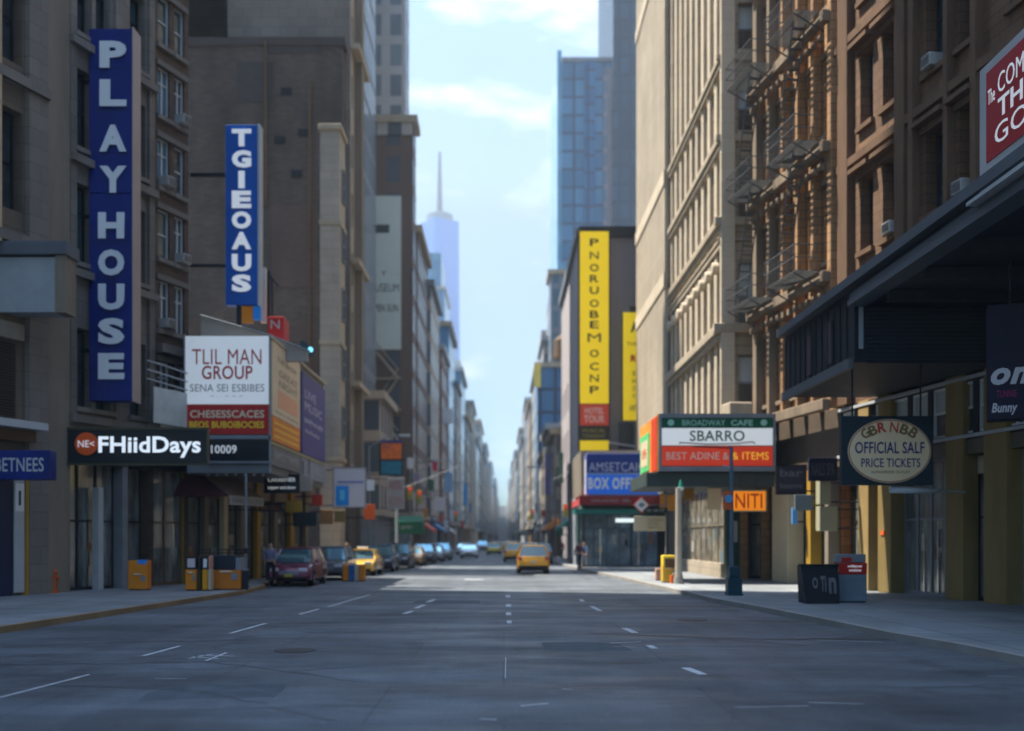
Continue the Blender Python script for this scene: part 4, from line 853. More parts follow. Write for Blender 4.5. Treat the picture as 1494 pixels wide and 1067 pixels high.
text('BOX OFFICE', mat('side_blue_ink', (.1, .15, .5), .5, 0), f62, 2, 10.5, PZ(706, Yk), PZ(694, Yk), .055, t, bold=.02)

Yy = 81.4; fy = Fr(0, Yy)
t = thing('blade_sign', 'tallest yellow vertical sign with black letters, red and black panels at its foot', 'sign', (PX(867, Yy), Yy, 8.8))
a, b = PX(846, Yy), PX(888, Yy)
MB().fb(fy, a-.14, b+.10, -.42, -.0, PZ(660, Yy), PZ(336, Yy)).build('sign_box', dark, t)
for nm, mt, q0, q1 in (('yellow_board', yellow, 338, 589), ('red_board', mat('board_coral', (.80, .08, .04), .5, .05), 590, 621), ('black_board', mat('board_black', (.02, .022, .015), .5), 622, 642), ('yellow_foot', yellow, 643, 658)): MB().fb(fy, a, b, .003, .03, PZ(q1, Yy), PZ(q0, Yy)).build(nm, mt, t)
bk = mat('ink_black', (.012, .012, .016), .5, 0)
def lts(s, ys, hh, ww, px, Y, par, mt, fr, n=.032, bold=.02):
    for ch, y_ in zip(s, ys): k = 1.5 if ch == 'M' else 1; tx(ch, mt, fr, Y, px-ww/2*k, px+ww/2*k, y_-hh/2*(1.15 if ch == 'M' else 1), y_+hh/2*(1.15 if ch == 'M' else 1), n, par, name='letter', bold=bold)
lts('PNORUOBEMOCNP', (354, 373, 391, 407, 424, 443, 459, 474, 493, 516, 535, 552, 569), 11, 13, 867, Yy, t, bk, fy)
tx('HOTEL', mat('letters_pinkish', (.85, .55, .5), .5, 0), fy, Yy, 853, 881, 595, 604, .033, t, bold=.03); tx('TOUR', mat('letters_pinkish', (.85, .55, .5), .5, 0), fy, Yy, 852, 882, 606, 617, .033, t, bold=.03)
tx('MUSICAL', mat('letters_dull', (.4, .35, .08), .5, 0), fy, Yy, 850, 883, 626, 631, .033, t); tx('TONIGHT', mat('letters_dull', (.4, .35, .08), .5, 0), fy, Yy, 850, 883, 634, 639, .033, t)
t = thing('blade_sign', 'shorter yellow vertical sign partly hidden by the pale ribbed building', 'sign', (PX(922, 81), 81, 11.3))
fy = Fr(0, 80.6); a, b = PX(909, 80.6), PX(937, 80.6)
MB().fb(fy, a, b, -.35, 0, PZ(613, 80.6), PZ(456, 80.6)).build('board', yellow, t, bevel=.03); MB().fb(fy, a-.08, a-.003, -.36, .02, PZ(614, 80.6), PZ(455, 80.6)).build('edge', dark, t)
lts('AN', (477, 620), 16, 11, 927, 80.6, t, bk, fy, .01) if False else tx('A', bk, fy, 80.6, 920, 932, 470, 485, .01, t, bold=.05)
tx('THE', mat('ink_olive', (.3, .22, .02), .5, 0), fy, 80.6, 914, 931, 499, 505, .01, t); tx('R', mat('ink_red', (.75, .06, .02), .5, 0), fy, 80.6, 920, 929, 518, 528, .01, t, bold=.05); lts('SHOW', (545, 556, 567, 578), 7, 5, 925, 80.6, t, mat('ink_olive', (.3, .22, .02), .5, 0), fy, .01); tx('HIT', mat('ink_olive', (.3, .22, .02), .5, 0), fy, 80.6, 919, 931, 591, 600, .01, t, bold=.03)
t = thing('video_screen', 'small black screen box below the shorter yellow sign', 'screen', (PX(918, 80.8), 80.8, 9))
MB().fb(Fr(0, 80.5), PX(903, 80.5), 10.2, -.5, 0, PZ(655, 80.5), PZ(616, 80.5)).build('screen_box', darkblue, t, bevel=.03); MB().fb(Fr(0, 80.5), PX(905, 80.5), 10.15, .003, .02, PZ(645, 80.5), PZ(620, 80.5)).build('screen', mat('screen', (.01, .02, .03), .2), t)
m = MB().cyl((PX(888, 80.4), 80.4, PZ(646, 80.5)), (10.3, 80.4, PZ(652, 80.5)), .06); m.build('pipe', ltgrey, t)

# ------------------------------------------------------------------ LEFT, buildings beyond the theatre
t = thing('narrow_limestone_building', 'narrow pale limestone slab standing in front of the dark brick side wall', 'building', (-10.2, 62, 0))
hb = PZ(190, 60); MB().box(PX(467, 60), -9.6, 60, 62.2, 0, hb).build('wall', brick('beige_stone', (.34, .30, .24), (.38, .33, .27), (.24, .21, .17), 1.2, .5, .012), t)
MB().box(PX(467, 60)-.1, -9.45, 59.85, 62.3, hb, hb+.35).build('cornice', limeband, t, bevel=.05)
fa = Fr(-9.6, 60, 0, 1)
for z in (8, 11.5, 15, 18.5, 22): add_window(t, fa, .8, z, 1.0, 1.9, -.02, grey, glass)
for z in (6.6, 13.4, 20.4): MB().box(PX(467, 60)-.05, -9.5, 59.92, 62.25, z, z+.25).build('string_course', limeband, t)
t = thing('brick_block', 'huge dark brown block with a blank windowless brick side facing the street view', 'building', (-20, 66, 0))
hk = PZ(50, 64.5); MB().box(-42, -10.35, 66.01, 72, 0, hk).build('wall', brick('dark_side_brick', (.060, .046, .038), (.090, .066, .052), (.06, .05, .045), .5, .16, .014, var=.5), t)
MB().box(-42, -10.2, 65.9, 72.1, hk, hk+.5).build('parapet', redbrown, t)
f0 = Fr(-42, 66.0)
for px, py in ((360, 120), (420, 300), (372, 330)): pass
MB().box(-26, -18, 67, 71, hk+.5, hk+4).build('roof_hut', greystone, t)
t = thing('pale_tower', 'tall grey white tower rising behind the dark brown blank brick block', 'building', (-20, 88, 0))
f = Fr(-34, 86); facade(t, f, 0, PX(492, 86)+34, 0, 75, mat('pale_tower_stone', (.24, .23, .20), .8, .12, .3, streak=True), spread(6, 19.5, 5, 1.5), [(46+4*k, 48.4+4*k) for k in range(6)], grey, glass, ('hung',), .3)
shell(t, -34, PX(492, 86), 86, 100, 75, greystone, skip='s')
t = thing('slim_building', 'slim grey building seen in the slot right of the dark brick block', 'building', (-12, 92, 0))
MB().box(-15, -12.2, 90, 98, 0, 62).build('curtain_wall', windowed('slimgrid', (.16, .17, .18), (.10, .16, .20), (.08, .12, .15), 1.4, 3.4, .4, .2), t); MB().box(-15, -12.2, 90, 98, 62, 62.6).build('roof', grey, t)
t = thing('ornate_building', 'tall narrow tan grey building with a dark vertical strip coloured as a shaded recess left of the pale hanging banner', 'building', (-10, 69, 0))
fd = Fr(-10.0, 72, 0, -1); fd = Fr(-10.0, 67, 0, 1)
facade(t, fd, 0, 5, 5, 64, brick('tan_grey_stone', (.27, .235, .20), (.30, .265, .22), (.19, .17, .15), 1.2, .6, .012), [(.5, 1.2), (3.7, 4.4)], [(7+3.9*k, 9.2+3.9*k) for k in range(13)], grey, (glass, glass2), ('hung',), .3)
MB().fb(fd, 1.9, 2.9, .003, .5, 5, 64).build('pier', stonepil, t); MB().fb(fd, 3.0, 3.5, .003, .05, 5, 64).build('recess_shade_strip', mat('recess_shade', (.03, .035, .045), .4), t)  # flat dark strip, no hollow: recess shade put into its colour
shell(t, -24, -10, 67, 72, 64, greystone, skip='e')
for z in (12, 20, 34): MB().fb(fd, 0, 5, .06, .6, z, z+.35).build('cornice', limeband, t)

def rowhouse(kind, label, side, xf, y0, y1, h, mt, deep=14, base=grey, cor=limeband, group=None, nwin=0, setback=0):
    t = thing(kind, label, 'building', (xf, (y0+y1)/2, 0), 0, group); x2 = xf+side*deep; a, b = sorted((xf, x2))
    MB().box(a, b, y0, y1, 4.4, h).build('wall', mt, t)
    MB().box(a+.3, b-.3, y0+.15, y1-.15, 0, 4.4).build('shopfront', base, t)
    q = sorted((xf-side*.45, x2)); MB().box(q[0], q[1], y0-.3, y1+.02, h, h+.7).build('cornice', cor, t)
    q = sorted((xf-side*.3, x2)); MB().box(q[0], q[1], y0-.2, y1-.02, 4.0, 4.55).build('shop_cornice', cor, t)
    if setback: q = sorted((xf+side*1.2, x2-side*2)); MB().box(q[0], q[1], y0+1.5, y1-1.5, h+.7, h+setback).build('upper_storeys', mt, t)
    if h < 70 and not setback:
        m = MB(); cx = xf+side*4; r = 1.3; m.cyl((cx, (y0+y1)/2, h+2.6), (cx, (y0+y1)/2, h+5.2), r, n=12); m.cyl((cx, (y0+y1)/2, h+5.2), (cx, (y0+y1)/2, h+6.3), r, .05, n=12)
        for dx in (-1, 1):
            for dy in (-1, 1): m.cyl((cx+dx*.8, (y0+y1)/2+dy*.8, h+.6), (cx+dx*.8, (y0+y1)/2+dy*.8, h+2.6), .08, n=5)
        if side*cx > 0 and h < 40 and y0 % 2 < 1: m.build('water_tank', brown, t)
    return t
wt = lambda k, c, g1=(.045, .06, .08), g2=(.09, .11, .13), *a: windowed(k, c, g1, g2, *a)
wBrown = wt('win_brown', (.14, .095, .075)); wTan = wt('win_tan', (.36, .29, .22)); wGrey = wt('win_grey', (.30, .29, .28), (.08, .10, .12), (.13, .16, .18)); wRed = wt('win_red', (.18, .09, .06)); wPale = wt('win_pale', (.38, .36, .33)); wBeige = wt('win_beige', (.32, .29, .25), (.05, .06, .07), (.1, .11, .12), 1.9, 3.4, .7)
wBlue = wt('win_blue', (.10, .20, .30), (.06, .20, .36), (.12, .30, .46), 1.6, 3.4, .14, .12); wSlate = wt('win_slate', (.17, .20, .24), (.07, .12, .17), (.10, .18, .25), 1.8, 3.4, .4); wNavy = wt('win_navy', (.02, .05, .10), (.03, .10, .22), (.04, .16, .32), 2.2, 3.4, .25, .12)
t = rowhouse('brown_building', 'brown building with the pale green grey banner on its side facing the view', -1, -8.8, 99.6, 103, PZ(182, 100), wBrown, 14)
MB().box(-13.6, -8.75, 99.45, 99.6, PZ(200, 100), PZ(180, 100)).build('parapet', wPale, t)
f = Fr(0, 99.4); b_ = thing('hanging_banner', 'huge pale green grey vertical banner with dark blurred marks on the brown building', 'banner', (-11.6, 99.4, PZ(510, 99.4)))
MB().fb(f, PX(537, 99.4), PX(585, 99.4), -.15, 0, PZ(510, 99.4), PZ(286, 99.4)).build('cloth', mat('banner_sage', (.62, .70, .66), .8, .06, .5), b_)
m = MB()
bk2 = mat('banner_ink', (.05, .07, .08), .7, 0)
MB().fb(f, PX(542, 99.4), PX(568, 99.4), .003, .03, PZ(340, 99.4), PZ(328, 99.4)).build('dark_bar', bk2, b_)
tx('MUSEUM', bk2, f, 99.4, 539, 582, 414, 426, .01, b_, bold=.04); tx('OPEN SUN', bk2, f, 99.4, 539, 581, 444, 455, .01, b_, bold=.04); tx('. . T . .', bk2, f, 99.4, 540, 580, 396, 402, .01, b_)
for k, (z0, z1, s) in enumerate(((14.5, 17.5, 1), (11.5, 14.5, -1), (17.5, 20, -1))):
    e = thing('fire_stair', f'pale zigzag fire stair flight on the brown building, {("middle", "lowest", "top")[k]} of three below the banner', 'fire stair', (-11, 99.2, z0), 0, 'zigzag fire stair flights below the banner')
    m = MB(); xa_, xb_ = (-12.3, -10.2) if s > 0 else (-10.2, -12.3); m.cyl((xa_, 99.1, z0), (xb_, 99.1, z1), .12, n=6); m.cyl((xa_, 99.1, z0+.9), (xb_, 99.1, z1+.9), .05, n=6); m.build('flight', limeband, e); MB().box(-12.9, -9.9, 98.7, 99.4, z0-.12, z0).build('landing', limeband, e)
rowhouse('tall_building', 'tall grey stone building rising above the pale banner', -1, -11.7, 122, 127, 95, wGrey, 4.0); rowhouse('dark_tower', 'dark blue grey tower sandwiched between tall tan buildings on the left', -1, -15.8, 120, 140, 100, wSlate, 3.5); rowhouse('tall_building', 'tall grey brown building left of the dark blue grey tower', -1, -19.4, 118, 140, 92, wTan, 9)
rowhouse('side_building', 'low tan building showing its side below the pale zigzag fire stair', -1, -10.6, 88, 98.5, 14, wTan, 12)

Lrow = [(104, 118, 33, wBrown, 'brown brick', -8.7), (118, 134, 31, wTan, 'tan stone', -8.4), (136, 150, 27, wRed, 'red brown', -8.2), (150, 168, 33, wBlue, 'blue glass', -8.0), (168, 182, 27, wGrey, 'grey stone', -7.8), (184, 206, 32, wBlue, 'taller blue glass', -7.7), (206, 232, 26, wSlate, 'slate coloured', -7.5),
        (236, 262, 33, wBeige, 'beige', -7.3), (262, 296, 27, wBlue, 'low blue glass', -7.1), (300, 340, 36, wGrey, 'tall grey', -7), (340, 390, 30, wTan, 'distant tan', -6.9), (395, 460, 38, wSlate, 'distant slate', -6.8), (460, 540, 34, wGrey, 'distant grey', -6.7), (545, 660, 42, wBlue, 'distant bluish', -6.6), (660, 820, 36, wGrey, 'far off grey', -6.6), (830, 1050, 50, wSlate, 'far off slate', -6.6), (1060, 1400, 44, wGrey, 'farthest grey', -6.6)]
for i, (a, b, h, mt, w_, xf) in enumerate(Lrow):
    rowhouse('street_building', f'{w_} building in the long left row, {"number" if 0 else ""}'.replace(', ', '')+(' next to the brown building with the banner' if i == 0 else ' fading towards the end of the street' if i > 8 else f' just past the {Lrow[i-1][4]} one'), -1, xf, a, b, h, mt, 16, (brown, grey, ltgrey if i > 5 else darkblue)[i % 3], (limeband, grey, ltgrey)[i % 3], 'buildings in the left row', setback=(8 if i % 4 == 2 else 0))
rowhouse('blue_tower', 'bluish tower with stepped top between the left row and the distant skyscraper', -1, -19, 330, 360, 82, wBlue, 16, setback=12)
rowhouse('blue_tower', 'slim light blue tower right beside the foot of the distant skyscraper', -1, -27.5, 640, 680, 112, wSlate, 14)

# ------------------------------------------------------------------ RIGHT, buildings beyond the grey block
Rrow = [(108, 122, 13, wBeige, 'low beige', 5.4), (122, 138, 15, wTan, 'low tan', 5.3), (138, 149, 13, wPale, 'low pale', 5.1), (150, 164, 27, wNavy, 'dark blue glass', 4.9), (166, 184, 34, wGrey, 'tall grey stepped', 6.4), (186, 206, 31, wPale, 'pale stepped', 5.6), (206, 235, 29, wTan, 'tan', 5.2), (238, 262, 34, wSlate, 'slate blue', 5.2), (262, 300, 27, wBeige, 'beige', 4.8), (304, 350, 34, wGrey, 'distant grey', 4.8), (350, 400, 28, wBlue, 'distant blue', 4.6), (404, 470, 36, wTan, 'distant tan', 4.5),
        (470, 560, 30, wGrey, 'distant lower grey', 4.4), (565, 680, 44, wSlate, 'distant slate', 4.4), (680, 840, 36, wBeige, 'far off beige', 4.4), (845, 1060, 50, wGrey, 'far off grey', 4.4), (1070, 1400, 44, wSlate, 'farthest slate', 4.4)]
for i, (a, b, h, mt, w_, xf) in enumerate(Rrow):
    rowhouse('street_building', f'{w_} building in the long right row'+(' next to the grey block with yellow signs' if i == 0 else ' fading towards the end of the street' if i > 8 else f' just past the {Rrow[i-1][4]} one'), 1, xf, a, b, h, mt, 16, (brown, grey, ltgrey if i > 5 else darkblue)[i % 3], (limeband, ltgrey, grey)[i % 3], 'buildings in the right row', setback=(9 if i in (4, 5, 9) else 0))
rowhouse('slim_tower', 'slim stepped grey blue tower just left of the grey block on the right', 1, 7.2, 158, 165, PZ(405, 160), wSlate, 4)
board('rooftop_sign', 'small yellow billboard on the dark blue glass building in the distance', 779, 789, 532, 565, 149.5, mat('billboard_yellow', (.85, .66, .15), .5), None, hang='none')
board('banner_sign', 'narrow violet vertical banner on the low buildings of the right row', 795, 803, 662, 722, 118, mat('violet', (.25, .22, .55), .5), None, hang='right')
board('projecting_sign', 'narrow dark green sign on the right row near the violet banner', 815, 823, 660, 705, 104, mat('dull_green', (.06, .14, .10), .5), None, hang='right')
t = thing('glass_skyscraper', 'big blue glass skyscraper rising behind the yellow signs on the right', 'skyscraper', (18, 210, 0))
x0, x1, x2 = PX(820, 205), PX(893, 205), PX(931, 205)
MB().box(x0, x1, 205, 235, 0, PZ(90, 205)).build('glass_wall', wt('tower_glass', (.03, .07, .13), (.04, .13, .24), (.08, .22, .36), 3.0, 3.6, .3, .1), t)
MB().box(x0-.9, x0-.01, 206, 235, 0, PZ(70, 205)).build('pale_glass_fin', wt('fin_glass', (.16, .30, .42), (.12, .32, .46), (.2, .42, .56), 3, 3.6, .2, .12), t)
MB().box(x1+.01, x2+14, 203, 235, 0, 140).build('dark_wing', wt('wing_glass', (.02, .045, .08), (.01, .03, .06), (.02, .06, .11), 2.2, 3.6, .3, .3), t)
MB().box(PX(852, 205), PX(868, 205), 204.6, 204.99, 0, PZ(90, 205)).build('dark_strip', wNavy, t); MB().box(x0, x1, 204.8, 235, PZ(90, 205), PZ(84, 205)).build('crown', grey, t)
MB().box(PX(880, 205), PX(893, 205), 204.5, 204.98, 0, PZ(100, 205)).build('grey_strip', wt('strip_grey', (.20, .19, .22), (.12, .15, .2), (.14, .17, .22)), t)

# the distant skyscraper with its mast
Yw = 900; t = thing('distant_skyscraper', 'distant tapering blue glass skyscraper with a thin mast at the end of the street', 'skyscraper', (PX(641, Yw), Yw, 0))
xl, xr = PX(611, Yw), PX(672, Yw); cx = (xl+xr)/2; s2 = (xr-xl)/2; top = PZ(325, Yw)
bm_ = MB(); B = [(cx-s2, Yw-s2), (cx+s2, Yw-s2), (cx+s2, Yw+s2), (cx-s2, Yw+s2)]; r = s2*.92; Tt = [(cx-3, Yw-r), (cx+r, Yw-3), (cx+3, Yw+r), (cx-r, Yw+3)]
bm_.box(cx-s2, cx+s2, Yw-s2, Yw+s2, 0, 38)
for i in range(4):
    j = (i+1) % 4; a = (*B[i], 38); b = (*B[j], 38); c = (*Tt[i], top); d = (*Tt[j], top); bm_.face([a, b, c]); bm_.face([b, d, c])
bm_.face([(*p, top) for p in Tt]); bm_.build('glass_shaft', mat('wtc_glass', (.04, .20, .62), .3, .12, .01, .92), t)
m = MB(); m.cyl((cx, Yw, top), (cx, Yw, top+6), r*.7, n=24); m.build('crown', mat('crown_grey', (.12, .15, .2), .5), t)
MB().cyl((cx, Yw, top+6), (cx, Yw, PZ(222, Yw)), 2.8, 1.2, n=10).build('mast', darkblue, t); MB().cyl((cx, Yw, top+6), (cx, Yw, top+9), 5, 5, n=20, cap=False).build('mast_ring', grey, t)

t = rowhouse('distant_building', 'hazy low building closing the far end of the street', 1, -40, 1405, 1440, 30, wPale, 95, ltgrey)
rowhouse('distant_building', 'faint slightly taller hazy building behind the low one closing the street', 1, -60, 1442, 1455, 46, wPale, 66, ltgrey)
# ------------------------------------------------------------------ cars
def car(label, body, kind='suv', taxi=False, name='parked_car', cat='car', group='cars parked along the left kerb', plate=None):
    Lc, Wc, Hc, hood, belt = dict(sedan=(4.8, 1.82, 1.46, 1.15, .92), suv=(4.6, 1.86, 1.68, 1.0, 1.02), van=(5.0, 1.96, 1.76, .85, 1.04))[kind]
    t = thing(name, label, cat, (0, 0, 0), 0, group); hw = Wc/2; f0, r0 = Lc/2, -Lc/2; wb = .29*Lc; R_ = .335
    # lower body: side outline with wheel arches, swelling at the shoulder
    def arch(c, n=8): return [(c+math.cos(math.pi*(i/n))*(R_+.07), .30+math.sin(math.pi*(i/n))*(R_+.08)) for i in range(n+1)]
    hoodz = belt-.12
    out_ = [(f0-.05, .28), (f0, .45), (f0-.02, .62), (f0-.12, hoodz-.06), (f0-.30, hoodz), (f0-hood-.05, belt), (r0+(.75 if kind == 'sedan' else .12), belt+.02), (r0+.10, belt-.02 if kind != 'sedan' else belt-.04), (r0+.02, .72), (r0, .50), (r0+.06, .30)]
    bot = list(reversed(arch(-wb))) + list(reversed(arch(wb)))
    poly = out_+bot
    m = MB(); k = len(poly)
    def sec(x, ins): 
        c = .55
        return [(x, y+(-ins if y > f0-.5 else ins if y < r0+.5 else 0), z+(-ins*.4 if z > belt-.2 else 0)) for y, z in poly]
    S = [sec(-hw, .10), sec(-hw*.9, 0), sec(hw*.9, 0), sec(hw, .10)]
    i0 = len(m.v)
    for s_ in S: m.v += s_
    m.f.append(tuple(i0+q for q in range(k))); m.f.append(tuple(i0+3*k+q for q in reversed(range(k)))); m.mi += [0, 0]
    for a in range(3):
        for q in range(k): m.f.append((i0+a*k+q, i0+(a+1)*k+q, i0+(a+1)*k+(q+1) % k, i0+a*k+(q+1) % k)); m.mi.append(0)
    m.build('body', body, t, bevel=.06)
    # glasshouse and roof
    gf, gr = f0-hood-.02, r0+(.70 if kind == 'sedan' else .14); tf, tr = gf-(.75 if kind != 'van' else .95), gr+(.65 if kind == 'sedan' else .28); zr = Hc-.07; wl, wt_ = hw-.05, hw-.26
    Bq = [(-wl, gf), (wl, gf), (wl, gr), (-wl, gr)]; Tq = [(-wt_, tf), (wt_, tf), (wt_, tr), (-wt_, tr)]
    names = ('windscreen', 'side_window', 'rear_window', 'side_window')
    for i in range(4):
        j = (i+1) % 4; p = [Vector((*Bq[i], belt)), Vector((*Bq[j], belt)), Vector((*Tq[j], zr)), Vector((*Tq[i], zr))]; c = sum(p, Vector())/4
        m = MB(); m.face([q.lerp(c, .05) for q in p]); m.build(names[i], carglass if i == 0 else mat('tinted_car_glass', (.06, .10, .115), .07, 0, metal=.6, spec=1), t)
    m = MB(); m.face([(x*.93, y*.97, belt+.01) for x, y in Bq]); m.build('cabin_floor', rubber, t)
    m = MB()
    for i in range(4): m.cyl((*Bq[i], belt-.03), (*Tq[i], zr+.01), .055, .045, n=6)
    for sx in (-1, 1):
        for q in ((.42, .62) if kind != 'van' else (.36, .66)): yb = gf+(gr-gf)*q; yt = tf+(tr-tf)*q; m.cyl((sx*(wl-.01), yb, belt), (sx*(wt_-.01), yt, zr), .04, n=5)
    m.build('pillars', body, t)
    m = MB(); n0 = [(-wt_-.03, tf+.05), (wt_+.03, tf+.05), (wt_+.03, tr-.05), (-wt_-.03, tr-.05)]
    i0 = len(m.v); m.v += [(x, y, zr) for x, y in n0]+[(x*.86, y*(.94), Hc) for x, y in n0]
    m.f += [(i0+3, i0+2, i0+1, i0), (i0+4, i0+5, i0+6, i0+7)]+[(i0+q, i0+(q+1) % 4, i0+4+(q+1) % 4, i0+4+q) for q in range(4)]; m.mi += [0]*6
    m.build('roof', body, t, bevel=.03)
    hl = mat('headlight_glass', (.55, .58, .60), .15, 0, spec=1); tl = mat('taillight_red', (.55, .02, .015), .25, 0, spec=1)
    for sx in (-1, 1):
        for y in (wb, -wb):
            x0, x1 = sorted((sx*(hw-.24), sx*(hw+.005)))
            wo = MB().cyl((x0, y, R_), (x1, y, R_), R_, n=20).build('wheel', rubber, t, bevel=.02)
            xx = sx*(hw+.008); MB().cyl((xx-sx*.03, y, R_), (xx, y, R_), .20, n=12).build('rim', chrome, wo)
        a, b = sorted((sx*(hw-.13), sx*(hw-.50))); m = MB(); m.box(a, b, f0-.22, f0-.035, .66, .80); m.build('headlight', hl, t, bevel=.03)
        a, b = sorted((sx*(hw-.06), sx*(hw-.26))); z0 = .80 if kind != 'sedan' else .70
        MB().box(a, b, r0-.0, r0+.16, z0, z0+.22).build('taillight', tl, t, bevel=.02)
        a, b = sorted((sx*(hw-.02), sx*(hw+.17))); MB().box(a, b, gf-.30, gf-.16, belt+.02, belt+.15).build('mirror', body, t, bevel=.03)
    MB().box(-.42, .42, f0-.06, f0-.0, .52, .68).build('grille', grey, t, bevel=.01)
    MB().box(-hw+.16, hw-.16, f0-.08, f0+.03, .30, .42).build('front_bumper', rubber, t, bevel=.02); MB().box(-hw+.10, hw-.10, r0-.04, r0+.1, .30, .50).build('rear_bumper', rubber, t, bevel=.02)
    pm = plate or mat('plate_yellow', (.55, .42, .03), .5, 0)
    MB().box(-.17, .17, f0+.035, f0+.045, .44, .54).build('number_plate', pm, t); MB().box(-.17, .17, r0-.035, r0-.025, .66, .77).build('number_plate', pm, t)
    MB().box(-hw+.12, hw-.12, r0+.3, f0-.3, .20, .34).build('underbody', rubber, t)
    if taxi: MB().box(-.30, .30, -.12, .12, Hc+.005, Hc+.13).build('roof_light', white, t, bevel=.03)
    return t
P_ = lambda k, c, r=.28: mat(k, c, r, .06, 2, .25, coat=.6)
cyl_ = P_('taxi_yellow', (.85, .36, .006))
def place(o, px, Y, rz): o.location = (PX(px, Y), Y, 0 if Y < 1e9 else 0); o.rotation_euler = (0, 0, R(rz)); return o
# one moving taxi, seen from behind
tx1 = car('yellow taxi driving away in the middle lane, its red tail lamps showing', cyl_, 'suv', True, 'taxi', 'taxi', None, plate=mat('plate_white', (.6, .55, .5), .5, 0))
tx1.location = (PX(777, 59.4)+.05, 59.4+2.3, 0); tx1.rotation_euler = (0, 0, 0)
van = car('maroon car with a yellow plate parked nearest on the left', P_('paint_maroon', (.16, .03, .06)), 'suv'); van.location = (-9.2, 46.2, .0); van.rotation_euler = (0, 0, R(180))
gs = car('grey car parked right behind the maroon car', P_('paint_grey', (.09, .10, .115)), 'suv'); gs.location = (-8.75, 52.6, 0); gs.rotation_euler = (0, 0, R(180))
tk = car('yellow taxi parked behind the striped newspaper boxes on the left', P_('taxi_gold', (.75, .42, .04)), 'sedan', True, 'taxi', 'taxi', 'cars parked along the left kerb'); tk.location = (-8.0, 58.3, 0); tk.rotation_euler = (0, 0, R(180))
spec = [('dark blue', (.02, .035, .06), 'suv', -7.7, 65.0), ('black', (.015, .018, .022), 'van', -7.3, 71.5), ('tan gold', (.35, .20, .07), 'sedan', -6.9, 77.5), ('dark grey', (.06, .065, .075), 'suv', -6.5, 84), ('silver grey', (.30, .31, .33), 'sedan', -6.2, 91), ('pale blue grey', (.20, .25, .30), 'suv', -5.9, 98)]
base_cars = {}
for nm, c, k, x, y in spec:
    lab = {'dark blue': 'dark blue car parked beyond the yellow taxi at the left kerb', 'black': 'black van parked between the dark blue and the tan gold cars', 'tan gold': 'tan gold car parked past the black van at the left kerb', 'dark grey': 'dark grey car parked after the tan gold one', 'silver grey': 'silver grey car far down the left kerb line', 'pale blue grey': 'pale blue grey car at the far end of the parked line'}[nm]
    o = car(lab, P_('paint_'+nm.replace(' ', '_'), c), k); o.location = (x, y, 0); o.rotation_euler = (0, 0, R(180))
o = car('white car driving in the left lane in the distance', P_('paint_white', (.7, .71, .72)), 'sedan', False, 'car', 'car', 'distant cars on the road'); o.location = (-3.6, 108, 0); o.rotation_euler = (0, 0, R(180)); wc = o
o = car('yellow taxi far off in the middle of the road', P_('taxi_lemon', (.70, .50, .02)), 'sedan', True, 'taxi', 'taxi', 'distant taxis on the road'); o.location = (-1.2, 128, 0); ty = o
def dupc(src, lab, x, y, rz, grp): c = copy_tree(src); c['label'] = lab; c['group'] = grp; c.location = (x, y, 0); c.rotation_euler = (0, 0, R(rz)); return c
dupc(tx1, 'orange yellow taxi in the distance half hidden by the nearest driving taxi', .9, 92, 0, 'distant taxis on the road')
dupc(wc, 'second white car further down the left side of the road', -5.0, 130, 180, 'distant cars on the road'); dupc(gs, 'small grey car far away beyond the white cars', -3.4, 165, 180, 'distant cars on the road')
dupc(ty, 'tiny yellow taxi furthest away near the end of the street', .6, 190, 0, 'distant taxis on the road'); dupc(gs, 'dark car parked at the right kerb beyond the driving taxi', 3.0, 84, 0, 'distant cars on the road'); dupc(wc, 'tiny pale car far away on the right side', 2.6, 140, 0, 'distant cars on the road')


